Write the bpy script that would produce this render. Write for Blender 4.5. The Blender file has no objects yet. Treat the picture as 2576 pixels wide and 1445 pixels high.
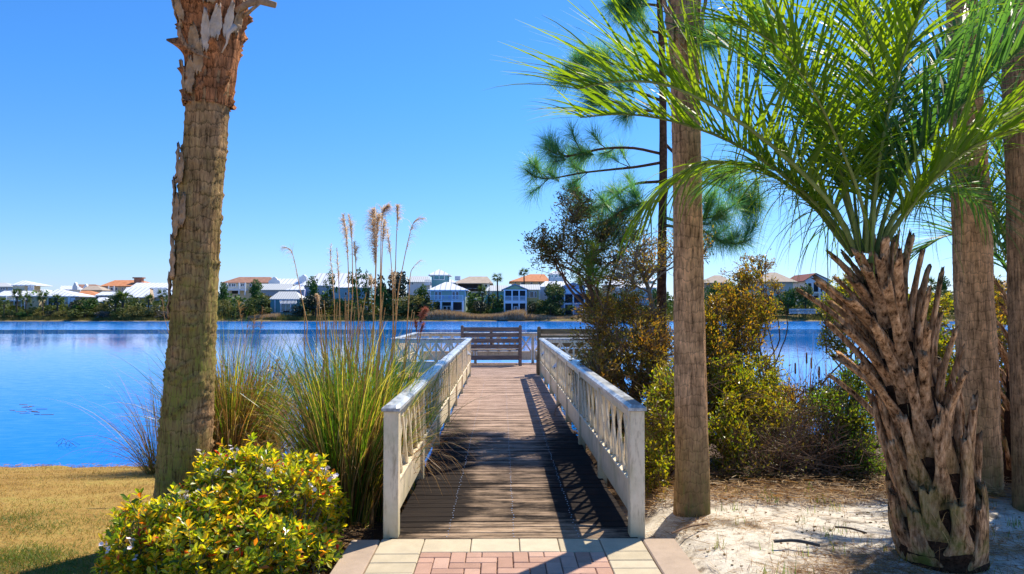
import bpy, math, random
import numpy as np
from mathutils import Vector, Matrix, noise

random.seed(7); rng = np.random.default_rng(7)
R = math.radians
scene = bpy.context.scene
COL = scene.collection

# ------------------------------------------------------------------ camera
F = 1860.0; IW, IH = 2576.0, 1445.0; CAMZ = 1.64
YAW = math.atan(26 / F); PIT = math.atan(57.5 / F)
fwd = Vector((math.sin(YAW) * math.cos(PIT), math.cos(YAW) * math.cos(PIT), math.sin(PIT)))
rgt = Vector((math.cos(YAW), -math.sin(YAW), 0)); upv = rgt.cross(fwd)
cam = bpy.data.objects.new('camera', bpy.data.cameras.new('camera')); COL.objects.link(cam)
cam.data.sensor_width = 36; cam.data.lens = F / IW * 36
cam.data.clip_start = 0.05; cam.data.clip_end = 6000
cam.matrix_world = Matrix.Translation((0, 0, CAMZ)) @ Matrix((rgt, upv, -fwd)).transposed().to_4x4()
scene.camera = cam

def D(px, py, d):
    """point at distance y=d seen at this spot of the 2576 px wide picture"""
    r = fwd + rgt * ((px - IW / 2) / F) + upv * ((IH / 2 - py) / F)
    r = r * (d / r.y)
    return Vector((r.x, r.y, r.z + CAMZ))
def S(px, py, d): return D(px / 1.1646, py / 1.1646, d)
def DG(px, py, z):
    r = fwd + rgt * ((px - IW / 2) / F) + upv * ((IH / 2 - py) / F)
    t = (z - CAMZ) / r.z
    return Vector((r.x * t, r.y * t, z))
def SG(px, py, z): return DG(px / 1.1646, py / 1.1646, z)

# ------------------------------------------------------------------ light
SUN_AZ = R(41); SUN_EL = R(52)          # azimuth clockwise from +Y
sd = Vector((math.sin(SUN_AZ) * math.cos(SUN_EL), math.cos(SUN_AZ) * math.cos(SUN_EL), math.sin(SUN_EL)))
sun = bpy.data.objects.new('sun', bpy.data.lights.new('sun', 'SUN')); COL.objects.link(sun)
sun.data.energy = 4.9; sun.data.angle = R(0.5); sun.data.color = (1, .91, .74)
sun.rotation_euler = sd.to_track_quat('Z', 'Y').to_euler()
world = bpy.data.worlds.new('World'); scene.world = world; world.use_nodes = True
wn = world.node_tree; wn.nodes.clear()
sky = wn.nodes.new('ShaderNodeTexSky'); sky.sky_type = 'NISHITA'; sky.sun_disc = False
sky.sun_elevation = SUN_EL; sky.sun_rotation = SUN_AZ
sky.air_density = 1.0; sky.dust_density = 0.2; sky.ozone_density = 2.5
hs = wn.nodes.new('ShaderNodeHueSaturation'); hs.inputs['Saturation'].default_value = 1.15; hs.inputs['Value'].default_value = 1.0
bg = wn.nodes.new('ShaderNodeBackground'); bg.inputs['Strength'].default_value = 0.15
wo = wn.nodes.new('ShaderNodeOutputWorld')
wtc = wn.nodes.new('ShaderNodeTexCoord'); wsx = wn.nodes.new('ShaderNodeSeparateXYZ'); wr = wn.nodes.new('ShaderNodeValToRGB'); wm = wn.nodes.new('ShaderNodeMix')
wm.data_type = 'RGBA'; wm.blend_type = 'MULTIPLY'; wm.inputs[0].default_value = 1.0
for el_, (p_, c_) in zip([wr.color_ramp.elements[0], wr.color_ramp.elements.new(.12), wr.color_ramp.elements.new(.3), wr.color_ramp.elements[-1]],
                         [(0, (.46, .54, .86)), (.10, (.40, .58, .86)), (.28, (.33, .63, .93)), (.70, (.33, .64, .96))]):
    el_.position = p_; el_.color = c_ + (1,)
wn.links.new(wtc.outputs['Generated'], wsx.inputs[0]); wn.links.new(wsx.outputs[2], wr.inputs[0])
wn.links.new(sky.outputs[0], hs.inputs['Color']); wn.links.new(hs.outputs[0], wm.inputs[6]); wn.links.new(wr.outputs[0], wm.inputs[7]); wn.links.new(wm.outputs[2], bg.inputs[0]); wn.links.new(bg.outputs[0], wo.inputs[0])
scene.view_settings.view_transform = 'Standard'; scene.view_settings.look = 'None'
scene.view_settings.exposure = 0.52; scene.view_settings.gamma = 1
scene.render.engine = 'CYCLES'
cy = scene.cycles
cy.max_bounces = 6; cy.diffuse_bounces = 3; cy.glossy_bounces = 3; cy.transmission_bounces = 4; cy.transparent_max_bounces = 6
cy.caustics_reflective = False; cy.caustics_refractive = False
cy.use_denoising = True

# ------------------------------------------------------------------ materials
class NT:
    def __init__(s, name):
        s.m = bpy.data.materials.new(name); s.m.use_nodes = True; s.t = s.m.node_tree; s.t.nodes.clear()
        s.out = s.t.nodes.new('ShaderNodeOutputMaterial')
    def n(s, typ, inp=None, **attr):
        x = s.t.nodes.new('ShaderNode' + typ)
        for k, v in attr.items(): setattr(x, k, v)
        for k, v in (inp or {}).items(): s.put(x.inputs[k], v)
        return x
    def put(s, sock, v):
        if isinstance(v, bpy.types.NodeSocket): s.t.links.new(v, sock)
        elif isinstance(v, bpy.types.Node): s.t.links.new(v.outputs[0], sock)
        else:
            if isinstance(v, tuple) and len(v) == 3 and sock.type == 'RGBA': v = v + (1,)
            sock.default_value = v
    def pos(s, scale=(1, 1, 1)):
        g = s.n('NewGeometry'); mp = s.n('Mapping', {'Vector': g.outputs['Position'], 'Scale': scale}); return mp.outputs[0]
    def obj(s, scale=(1, 1, 1)):
        g = s.n('TexCoord'); mp = s.n('Mapping', {'Vector': g.outputs['Object'], 'Scale': scale}); return mp.outputs[0]
    def noise(s, vec, scale=1, detail=4, rough=.6, dist=0):
        return s.n('TexNoise', {'Vector': vec, 'Scale': scale, 'Detail': detail, 'Roughness': rough, 'Distortion': dist}).outputs[0]
    def ramp(s, fac, stops, mode='LINEAR'):
        r = s.n('ValToRGB', {'Fac': fac}); r.color_ramp.interpolation = mode
        e = r.color_ramp.elements
        while len(e) < len(stops): e.new(.5)
        for el, (p, c) in zip(e, stops):
            el.position = p; el.color = (c + (1,)) if isinstance(c, tuple) else (c, c, c, 1)
        return r.outputs[0]
    def mix(s, fac, a, b, blend='MIX'):
        x = s.n('Mix', data_type='RGBA', blend_type=blend)
        s.put(x.inputs[0], fac); s.put(x.inputs[6], a); s.put(x.inputs[7], b); return x.outputs[2]
    def math(s, op, a, b=0.0, c=0.0, clamp=False):
        x = s.n('Math', operation=op, use_clamp=clamp); s.put(x.inputs[0], a); s.put(x.inputs[1], b); s.put(x.inputs[2], c); return x.outputs[0]
    def rnd(s): return s.n('NewGeometry').outputs['Random Per Island']
    def bump(s, h, strength=.5, dist=.01): return s.n('Bump', {'Height': h, 'Strength': strength, 'Distance': dist}).outputs[0]
    def bsdf(s, col, rough=.7, spec=.3, normal=None, metal=0.0):
        b = s.n('BsdfPrincipled', {'Base Color': col, 'Roughness': rough, 'Specular IOR Level': spec, 'Metallic': metal})
        if normal is not None: s.put(b.inputs['Normal'], normal)
        return b
    def done(s, sh): s.put(s.out.inputs['Surface'], sh); return s.m
    def xyz(s):
        g = s.n('NewGeometry'); x = s.n('SeparateXYZ', {0: g.outputs['Position']}); return x.outputs

def leaf_mat(name, stops, transl=.45, rough=.45, spec=.35, tmul=1.6, tint=(1.0, 1.0, .45), alt=None, asc=2.6):
    t = NT(name); c = t.ramp(t.rnd(), stops)
    if alt: c = t.mix(t.ramp(t.math('ADD', t.math('MULTIPLY', t.rnd(), .25), t.noise(t.pos(), asc, 4, .7)), [(.56, 0.0), (.74, .92)]), c, alt)
    c = t.mix(.35, c, t.ramp(t.noise(t.pos(), 1.7, 2), [(.3, .45), (.7, 1.0)]), 'MULTIPLY')
    b = t.bsdf(c, rough, spec)
    tc = t.mix(1.0, c, tuple(tmul * k for k in tint), 'MULTIPLY')
    tr = t.n('BsdfTranslucent', {'Color': tc})
    return t.done(t.n('MixShader', {0: transl, 1: b, 2: tr}))

def plain(name, col, rough=.7, spec=.3, var=.15, scale=8, bump=0, metal=0.0):
    t = NT(name); nz = t.noise(t.pos(), scale, 5)
    c = t.mix(1.0, col, t.ramp(nz, [(.25, 1 - var * 1.6), (.75, 1 + var)]), 'MULTIPLY')
    return t.done(t.bsdf(c, rough, spec, t.bump(nz, bump, .01) if bump else None, metal))

# ------------------------------------------------------------------ mesh helpers
def make_mesh(name, V, faces, mats, smooth=False):
    """faces: list of (int array n x k, material index)"""
    V = np.asarray(V, dtype=np.float32).reshape(-1, 3)
    me = bpy.data.meshes.new(name); me.vertices.add(len(V)); me.vertices.foreach_set('co', V.ravel())
    fs = [(np.asarray(f, dtype=np.int32), m) for f, m in faces if len(f)]
    nl = sum(f.size for f, _ in fs); nf = sum(len(f) for f, _ in fs)
    me.loops.add(nl); me.polygons.add(nf)
    me.loops.foreach_set('vertex_index', np.concatenate([f.ravel() for f, _ in fs]))
    tot = np.concatenate([np.full(len(f), f.shape[1], dtype=np.int32) for f, _ in fs])
    st = np.zeros(nf, dtype=np.int32); st[1:] = np.cumsum(tot)[:-1]
    me.polygons.foreach_set('loop_start', st); me.polygons.foreach_set('loop_total', tot)
    me.polygons.foreach_set('material_index', np.concatenate([np.full(len(f), m, dtype=np.int32) for f, m in fs]))
    me.polygons.foreach_set('use_smooth', np.full(nf, smooth, dtype=bool))
    for m in mats: me.materials.append(m)
    me.update(calc_edges=True); return me

def add(name, me, parent=None, loc=None):
    o = bpy.data.objects.new(name, me); COL.objects.link(o)
    if parent is not None: o.parent = parent
    if loc is not None: o.location = loc
    return o
def tag(o, label=None, cat=None, group=None, kind=None):
    if label: o['label'] = label
    if cat: o['category'] = cat
    if group: o['group'] = group
    if kind: o['kind'] = kind
    return o
def thing(name, label, cat, loc=(0, 0, 0), group=None):
    return tag(add(name, None, None, loc), label, cat, group)
def kids(o): return [c for c in COL.objects if c.parent == o]
def copy_tree(o, parent=None):
    ch = kids(o); c = o.copy(); COL.objects.link(c)
    c.parent = parent
    for k in ch: copy_tree(k, c)
    return c

class MB:
    """collects geometry; world coordinates are stored relative to org when built"""
    def __init__(s): s.v = []; s.f = {}; s.n = 0
    def put(s, V, F, mi=0):
        V = np.asarray(V, dtype=np.float64).reshape(-1, 3); F = np.asarray(F, dtype=np.int64)
        s.v.append(V); s.f.setdefault((F.shape[1], mi), []).append(F + s.n); s.n += len(V); return s
    def box(s, c, size, mi=0, rot=None, bevel=0):
        x, y, z = [k / 2 for k in size]
        if bevel:
            b = bevel; P = []
            # chamfered box: 24 verts
            for sx in (-1, 1):
                for sy in (-1, 1):
                    for sz in (-1, 1):
                        P += [(sx * x, sy * (y - b), sz * (z - b)), (sx * (x - b), sy * y, sz * (z - b)), (sx * (x - b), sy * (y - b), sz * z)]
            P = np.array(P); I = lambda sx, sy, sz, a: ((sx > 0) * 4 + (sy > 0) * 2 + (sz > 0)) * 3 + a
            Q = []; T = []
            for sg in (-1, 1):
                Q.append([I(sg, -1, -1, 0), I(sg, 1, -1, 0), I(sg, 1, 1, 0), I(sg, -1, 1, 0)][::sg])
                Q.append([I(-1, sg, -1, 1), I(1, sg, -1, 1), I(1, sg, 1, 1), I(-1, sg, 1, 1)][::-sg])
                Q.append([I(-1, -1, sg, 2), I(1, -1, sg, 2), I(1, 1, sg, 2), I(-1, 1, sg, 2)][::sg])
            for a in (-1, 1):
                for b2 in (-1, 1):
                    Q.append([I(a, b2, -1, 0), I(a, b2, -1, 1), I(a, b2, 1, 1), I(a, b2, 1, 0)])
                    Q.append([I(a, -1, b2, 0), I(a, -1, b2, 2), I(a, 1, b2, 2), I(a, 1, b2, 0)])
                    Q.append([I(-1, a, b2, 1), I(-1, a, b2, 2), I(1, a, b2, 2), I(1, a, b2, 1)])
                    for c2 in (-1, 1): T.append([I(a, b2, c2, 0), I(a, b2, c2, 1), I(a, b2, c2, 2)])
            if rot is not None: P = P @ np.array(rot.to_3x3()).T
            P = P + np.array(c); n0 = s.n; s.put(P, Q, mi); s.f.setdefault((3, mi), []).append(np.array(T) + n0); return s
        P = np.array([(-x, -y, -z), (x, -y, -z), (x, y, -z), (-x, y, -z), (-x, -y, z), (x, -y, z), (x, y, z), (-x, y, z)])
        if rot is not None: P = P @ np.array(rot.to_3x3()).T
        return s.put(P + np.array(c), [(0, 3, 2, 1), (4, 5, 6, 7), (0, 1, 5, 4), (1, 2, 6, 5), (2, 3, 7, 6), (3, 0, 4, 7)], mi)
    def beam(s, a, b, w, h, mi=0, up=Vector((0, 0, 1)), bevel=0):
        a = Vector(a); b = Vector(b); d = b - a; L = d.length; y = d / L
        x = y.cross(up); x = x.normalized() if x.length > 1e-4 else Vector((1, 0, 0)); z = x.cross(y)
        return s.box((a + b) / 2, (w, L, h), mi, Matrix((x, y, z)).transposed(), bevel)
    def tube(s, pts, rad, n=6, mi=0, cap=True, flat=1.0):
        pts = [Vector(p) for p in pts]; k = len(pts)
        if not hasattr(rad, '__len__'): rad = [rad] * k
        V = []; ref = Vector((0.1, 0.2, 1)).normalized(); ang = np.arange(n) * 2 * math.pi / n
        x = None
        for i in range(k):
            t = (pts[min(i + 1, k - 1)] - pts[max(i - 1, 0)]).normalized()
            x = (ref - t * ref.dot(t)) if x is None else (x - t * x.dot(t))
            if x.length < 1e-5: x = t.orthogonal()
            x.normalize(); y = t.cross(x)
            for a in ang: V.append(pts[i] + (x * math.cos(a) + y * math.sin(a) * flat) * rad[i])
        Fs = [(i * n + j, i * n + (j + 1) % n, (i + 1) * n + (j + 1) % n, (i + 1) * n + j) for i in range(k - 1) for j in range(n)]
        n0 = s.n; s.put(V, Fs, mi)
        if cap: s.f.setdefault((n, mi), []).append(np.array([[j for j in range(n)][::-1], [(k - 1) * n + j for j in range(n)]]) + n0)
        return s
    def build(s, name, mats, parent=None, smooth=False, org=None):
        if not isinstance(mats, (list, tuple)): mats = [mats]
        V = np.concatenate(s.v)
        if org is None: org = tuple(parent_world(parent)) if parent is not None else (0, 0, 0)
        V = V - np.array(org)
        me = make_mesh(name, V, [(np.concatenate(f), mi) for (k, mi), f in s.f.items()], mats, smooth)
        return add(name, me, parent, org if parent is None else None)
def parent_world(o):
    p = Vector((0, 0, 0))
    while o is not None: p += o.location; o = o.parent
    return p

def norm(a): return a / np.maximum(np.linalg.norm(a, axis=-1, keepdims=True), 1e-9)
def instance(tv, tf, O, Y, Z, s):
    """place template (x width, y length, z up) at O with axis Y and approximate normal Z and scale s (n or n x 3)"""
    O = np.asarray(O, float); Y = norm(np.asarray(Y, float)); Z = np.asarray(Z, float)
    X = norm(np.cross(Y, Z)); Z = np.cross(X, Y)
    s = np.asarray(s, float); s = s[:, None] * np.ones(3) if s.ndim == 1 else s
    tv = np.asarray(tv, float)
    L = tv[None] * s[:, None, :]
    V = O[:, None] + L[..., 0:1] * X[:, None] + L[..., 1:2] * Y[:, None] + L[..., 2:3] * Z[:, None]
    k = len(tv); tf = np.asarray(tf)
    Fc = tf[None] + (np.arange(len(O)) * k)[:, None, None]
    return V.reshape(-1, 3), Fc.reshape(-1, tf.shape[1])
DIAMOND = (np.array([(0, 0, 0), (.5, .45, .06), (0, 1, 0), (-.5, .45, .06)]), np.array([(0, 1, 2, 3)]))
LEAF = (np.array([(0, 0, 0), (.26, .3, .07), (.42, .65, .08), (0, 1, -.03), (-.42, .65, .08), (-.26, .3, .07), (0, .35, 0), (0, .68, 0)]),
        np.array([(0, 1, 2, 7), (0, 7, 4, 5), (7, 2, 3, 4)]))
LEAF = (LEAF[0], np.array([(0, 1, 2, 7), (0, 7, 4, 5), (7, 2, 3, 3), (7, 3, 4, 4)]))
LEAFQ = (np.array([(0, 0, 0), (.15, .30, .06), (.235, .68, .07), (0, 1, -.05), (-.235, .68, .07), (-.15, .30, .06)]), np.array([(0, 1, 2, 3), (0, 3, 4, 5)]))
def rand_dirs(n):
    v = rng.normal(size=(n, 3)); return norm(v)

def blades(base, dirs, length, width, droop, seg=6, curl=None, tipw=.1):
    """grass blades: base n x 3, dirs n x 3 start direction, droop added downward (n)"""
    base = np.asarray(base, float); dirs = norm(np.asarray(dirs, float)); n = len(base)
    L = np.asarray(length, float) * np.ones(n); w = np.asarray(width, float) * np.ones(n); dr = np.asarray(droop, float) * np.ones(n)
    side = norm(np.cross(dirs, np.array([0, 0, 1.0]) + rng.normal(size=(n, 3)) * .4))
    P = base.copy(); d = dirs.copy(); rows = []
    for i in range(seg + 1):
        t = i / seg
        ww = w * (1 - (1 - tipw) * t ** 1.6) * .5
        if i: 
            P = P + d * (L / seg)[:, None]
            d = d.copy(); d[:, 2] -= dr / seg * (0.3 + 1.4 * t)
            d = norm(d)
        rows.append(P - side * ww[:, None]); rows.append(P + side * ww[:, None])
    V = np.stack(rows, 1)
    k = 2 * (seg + 1)
    tf = np.array([(2 * i, 2 * i + 1, 2 * i + 3, 2 * i + 2) for i in range(seg)])
    Fc = tf[None] + (np.arange(n) * k)[:, None, None]
    return V.reshape(-1, 3), Fc.reshape(-1, 4)

def smooth01(a, b, x):
    t = np.clip((x - a) / (b - a), 0, 1); return t * t * (3 - 2 * t)
# ------------------------------------------------------------------ material library
WATER_Z = -0.92
def ground_mat():
    t = NT('ground'); x, y, z = t.xyz()[:3]
    p = t.pos()
    n1 = t.noise(p, .9, 5, .65); n2 = t.noise(p, 14, 6, .7); n3 = t.noise(p, 90, 4, .7); n4 = t.noise(p, 3.2, 5, .7)
    lawn = t.ramp(t.math('ADD', t.math('MULTIPLY', n1, .55), t.math('MULTIPLY', n2, .45)), [(.30, (.16, .085, .025)), (.46, (.40, .24, .065)), (.56, (.44, .30, .085)), (.66, (.26, .29, .045))])
    lawn = t.mix(.5, lawn, t.ramp(n3, [(.3, .35), (.7, 1.3)]), 'MULTIPLY')
    sand = t.ramp(n2, [(.25, (.46, .38, .29)), (.5, (.76, .68, .56)), (.8, (.88, .82, .73))])
    sand = t.mix(.6, sand, t.ramp(n3, [(.3, .6), (.6, 1.05)]), 'MULTIPLY')
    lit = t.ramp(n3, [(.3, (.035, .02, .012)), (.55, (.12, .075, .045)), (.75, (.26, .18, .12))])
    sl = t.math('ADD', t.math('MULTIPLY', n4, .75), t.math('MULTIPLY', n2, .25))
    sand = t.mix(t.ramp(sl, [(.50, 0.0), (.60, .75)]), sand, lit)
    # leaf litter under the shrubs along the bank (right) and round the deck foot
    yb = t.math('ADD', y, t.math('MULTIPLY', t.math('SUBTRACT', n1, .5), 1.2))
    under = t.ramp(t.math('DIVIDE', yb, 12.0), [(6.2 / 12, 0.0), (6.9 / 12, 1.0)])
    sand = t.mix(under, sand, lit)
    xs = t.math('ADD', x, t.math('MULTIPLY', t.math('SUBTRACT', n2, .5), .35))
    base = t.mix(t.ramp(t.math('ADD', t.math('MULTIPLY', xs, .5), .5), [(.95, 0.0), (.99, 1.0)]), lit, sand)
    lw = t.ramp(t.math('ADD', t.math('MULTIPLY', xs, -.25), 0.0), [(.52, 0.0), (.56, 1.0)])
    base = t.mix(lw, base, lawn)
    far = t.ramp(t.noise(t.pos((.5, .5, .5)), 1.0, 5, .7), [(.35, (.10, .09, .035)), (.5, (.21, .16, .07)), (.68, (.36, .28, .16))])
    wet = t.ramp(t.math('ADD', z, 1.0), [(.04, 0.0), (.14, 1.0)])
    shore = t.mix(wet, (.13, .085, .045), far)
    base = t.mix(t.ramp(t.math('DIVIDE', y, 200.0), [(.3, 0.0), (.31, 1.0)]), base, shore)
    b = t.bump(t.math('ADD', t.math('MULTIPLY', n3, .5), n2), .8, .02)
    return t.done(t.bsdf(base, .95, .1, b))

def water_mat():
    t = NT('water'); x, y, z = t.xyz()[:3]
    # wind lanes: calm and rippled strips running across the lake
    lane = t.noise(t.pos((.004, .05, 1)), 1.0, 3, .5)
    calm = t.ramp(t.math('ADD', t.math('DIVIDE', y, 200.0), t.math('MULTIPLY', t.math('SUBTRACT', t.noise(t.pos((.012, .06, 1)), 1, 3), .5), .035)),
                  [(.08, .36), (.20, .20), (.33, .13), (.385, .34), (.40, .03), (.47, .03), (.495, 1.0), (.80, 1.0)])
    calm = t.math('MULTIPLY', calm, t.ramp(lane, [(.3, .75), (.6, 1.0)]))
    a = t.n('TexNoise', {'Vector': t.pos((1.1, 4.5, 1)), 'Scale': 2.2, 'Detail': 6, 'Roughness': .68}).outputs['Color']
    v = t.n('VectorMath', {0: a, 1: (.5, .5, .5)}, operation='SUBTRACT').outputs[0]
    amp = t.n('VectorMath', {0: v, 1: (.10, .50, 0)}, operation='MULTIPLY').outputs[0]
    amp2 = t.n('VectorMath', {0: amp, 'Scale': calm}, operation='SCALE').outputs[0]
    bias = t.n('VectorMath', {0: (0, -.05, 0), 'Scale': calm}, operation='SCALE').outputs[0]
    nn = t.n('VectorMath', {0: amp2, 1: bias}, operation='ADD').outputs[0]
    nn = t.n('VectorMath', {0: nn, 1: (0, 0, 1)}, operation='ADD').outputs[0]
    nn = t.n('VectorMath', {0: nn}, operation='NORMALIZE').outputs[0]
    b = t.bsdf((.0, .18, .66), .05, .22, nn); b.inputs['IOR'].default_value = 1.33; b.inputs['Specular Tint'].default_value = (.30, .78, 1, 1)
    return t.done(b)

def palm_bark(name, base, moss, ring=.75, moss_z=(0, 2.6), dark=.35):
    t = NT(name); x, y, z = t.xyz()[:3]
    fine = t.noise(t.pos((55, 55, 7)), 1.1, 6, .75); mid = t.noise(t.pos((9, 9, 5)), 1, 5, .6); big = t.noise(t.pos((2.2, 2.2, 1.6)), 1, 4, .6)
    c = t.ramp(fine, [(.36, tuple(k * dark for k in base)), (.50, base), (.68, tuple(min(1, k * 1.55) for k in base))])
    c = t.mix(.7, c, t.ramp(mid, [(.32, .35), (.62, 1.25)]), 'MULTIPLY')
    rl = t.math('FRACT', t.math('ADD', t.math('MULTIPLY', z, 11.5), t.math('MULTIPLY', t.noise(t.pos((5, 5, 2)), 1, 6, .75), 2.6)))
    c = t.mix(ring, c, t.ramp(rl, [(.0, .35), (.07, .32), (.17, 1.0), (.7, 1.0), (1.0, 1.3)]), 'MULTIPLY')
    mh = t.ramp(t.math('DIVIDE', z, 5.0), [(moss_z[0] / 5, 1.0), (moss_z[1] / 5, 0.0)])
    mm = t.math('MULTIPLY', mh, t.ramp(big, [(.36, 0.0), (.56, 1.0)]))
    mm = t.math('MULTIPLY', mm, t.ramp(fine, [(.35, .2), (.6, 1.0)]))
    c = t.mix(mm, c, t.mix(1.0, moss, t.ramp(fine, [(.3, .4), (.7, 1.4)]), 'MULTIPLY'))
    h = t.math('ADD', t.math('MULTIPLY', fine, .6), t.math('MULTIPLY', mid, .6))
    return t.done(t.bsdf(c, 1.0, .03, t.bump(h, 1.0, .03)))

def boots_mat():
    t = NT('leaf_base'); x, y, z = t.xyz()[:3]
    fine = t.noise(t.pos((40, 40, 9)), 1, 5, .7); mid = t.noise(t.pos(), 9, 5, .6); r = t.rnd()
    c = t.ramp(fine, [(.36, (.06, .03, .015)), (.48, (.42, .25, .135)), (.68, (.74, .52, .33))])
    c = t.mix(.8, c, t.ramp(mid, [(.34, .25), (.58, 1.2)]), 'MULTIPLY')
    c = t.mix(.6, c, t.ramp(r, [(0, (.75, .62, .5)), (.5, (1.1, .9, .72)), (1, (1.15, 1.1, 1.05))]), 'MULTIPLY')
    mo = t.math('MULTIPLY', t.ramp(t.math('DIVIDE', z, 3.0), [(.03, 1.0), (.30, 0.0)]), t.ramp(t.noise(t.pos(), 4.5, 4), [(.45, 0.0), (.62, 1.0)]))
    c = t.mix(mo, c, (.15, .15, .035))
    return t.done(t.bsdf(c, .95, .06, t.bump(t.math('ADD', fine, mid), 1.0, .02)))

def deck_mat():
    t = NT('deck_wood'); x, y, z = t.xyz()[:3]
    r = t.rnd()
    off = t.n('CombineXYZ', {0: t.math('MULTIPLY', r, 40.0), 1: r, 2: 0.0}).outputs[0]
    v = t.n('VectorMath', {0: t.pos((2.2, 62, 1)), 1: off}, operation='ADD').outputs[0]
    g = t.noise(v, 1, 6, .75); g2 = t.noise(t.pos((1.2, 9, 1)), 1, 5, .7); st = t.noise(t.pos((1, .55, 1)), 1.2, 5, .65)
    c = t.ramp(g, [(.39, (.04, .028, .022)), (.46, (.28, .20, .155)), (.55, (.54, .38, .31)), (.66, (.82, .65, .53))])
    c = t.mix(.5, c, t.ramp(r, [(0, .55), (.5, 1.0), (1, 1.25)]), 'MULTIPLY')
    # olive tint and black mildew on the near boards and beside the rails
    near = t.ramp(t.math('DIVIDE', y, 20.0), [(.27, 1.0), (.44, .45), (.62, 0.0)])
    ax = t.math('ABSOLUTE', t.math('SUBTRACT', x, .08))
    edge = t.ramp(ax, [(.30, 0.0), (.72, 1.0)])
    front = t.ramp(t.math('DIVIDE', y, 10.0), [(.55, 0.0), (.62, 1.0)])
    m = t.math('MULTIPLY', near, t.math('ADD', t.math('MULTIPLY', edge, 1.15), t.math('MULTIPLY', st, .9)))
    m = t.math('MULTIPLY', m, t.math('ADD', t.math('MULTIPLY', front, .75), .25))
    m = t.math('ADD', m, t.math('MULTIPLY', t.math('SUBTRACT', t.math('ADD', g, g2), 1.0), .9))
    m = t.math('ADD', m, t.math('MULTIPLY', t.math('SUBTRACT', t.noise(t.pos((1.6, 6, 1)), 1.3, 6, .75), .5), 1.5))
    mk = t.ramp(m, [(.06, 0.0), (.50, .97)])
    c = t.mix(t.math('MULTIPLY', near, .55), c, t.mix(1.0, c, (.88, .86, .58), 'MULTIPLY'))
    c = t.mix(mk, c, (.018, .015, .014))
    return t.done(t.bsdf(c, .95, .05, t.bump(g, .8, .006)))

def white_paint():
    t = NT('weathered_white_paint'); x, y, z = t.xyz()[:3]
    n1 = t.noise(t.pos((1, 1, 1)), 3.5, 5, .65); n2 = t.noise(t.pos((30, 30, 6)), 1, 5, .7)
    c = t.ramp(n2, [(.30, (.50, .38, .24)), (.48, (.86, .71, .49)), (.8, (.90, .79, .59))])
    c = t.mix(t.ramp(n1, [(.46, 0.0), (.70, .6)]), c, (.44, .40, .20))
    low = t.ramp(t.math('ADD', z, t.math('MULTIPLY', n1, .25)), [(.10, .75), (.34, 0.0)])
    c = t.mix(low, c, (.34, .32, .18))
    return t.done(t.bsdf(c, .5, .35, t.bump(n2, .25, .004)))
def cap_paint():
    t = NT('weathered_cap_paint')
    n1 = t.noise(t.pos((3, 1.2, 3)), 3, 6, .7); n2 = t.noise(t.pos((20, 4, 20)), 1, 5, .7)
    c = t.ramp(n2, [(.25, (.34, .36, .37)), (.5, (.56, .58, .59)), (.8, (.78, .79, .78))])
    c = t.mix(t.ramp(n1, [(.46, 0.0), (.62, .85)]), c, (.10, .11, .12))
    return t.done(t.bsdf(c, .32, .6, t.bump(n2, .25, .004)))
def grey_wood(name, c0, c1, axis=(3, 40, 40)):
    t = NT(name); g = t.noise(t.pos(axis), 1, 6, .7); r = t.rnd()
    c = t.ramp(g, [(.3, c0), (.7, c1)]); c = t.mix(.4, c, t.ramp(r, [(0, .7), (1, 1.2)]), 'MULTIPLY')
    return t.done(t.bsdf(c, .85, .15, t.bump(g, .6, .006)))
def paver(name, cs, speck=.5):
    t = NT(name); r = t.rnd(); f = t.noise(t.pos(), 220, 3, .7); m = t.noise(t.pos(), 7, 5, .6)
    c = t.ramp(r, cs); c = t.mix(speck, c, t.ramp(f, [(.3, .6), (.7, 1.25)]), 'MULTIPLY')
    c = t.mix(.5, c, t.ramp(m, [(.3, .72), (.7, 1.12)]), 'MULTIPLY')
    return t.done(t.bsdf(c, .9, .15, t.bump(f, .5, .003)))
def roof_metal(name, col, seam=.5, axis=0, rough=.45):
    t = NT(name); s = t.xyz()[axis]
    fr = t.math('FRACT', t.math('DIVIDE', s, seam))
    c = t.mix(t.ramp(fr, [(.0, .8), (.12, .8), (.2, 0.0), (.9, 0.0), (1, .8)]), col, tuple(k * .45 for k in col))
    return t.done(t.bsdf(c, rough, .4))
def roof_tile(name, a, b):
    t = NT(name); n = t.noise(t.pos(), 1.1, 5, .7); sy = t.xyz()[2]
    c = t.ramp(n, [(.3, a), (.7, b)])
    w = t.math('FRACT', t.math('MULTIPLY', sy, 3.4)); c = t.mix(.5, c, t.ramp(w, [(0, .55), (.25, 1.05)]), 'MULTIPLY')
    return t.done(t.bsdf(c, .85, .15))
def siding(name, col):
    t = NT(name); z = t.xyz()[2]; w = t.math('FRACT', t.math('MULTIPLY', z, 4.0))
    c = t.mix(.5, col, t.ramp(w, [(0, .62), (.2, 1.0)]), 'MULTIPLY'); c = t.mix(.4, c, t.ramp(t.noise(t.pos(), .7, 4), [(.3, .85), (.7, 1.08)]), 'MULTIPLY')
    return t.done(t.bsdf(c, .75, .2))
def glass_mat(name, col): 
    t = NT(name); return t.done(t.bsdf(t.mix(.5, col, t.ramp(t.noise(t.pos(), .9, 3), [(.35, .4), (.65, 1.6)]), 'MULTIPLY'), .12, .6))

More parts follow.
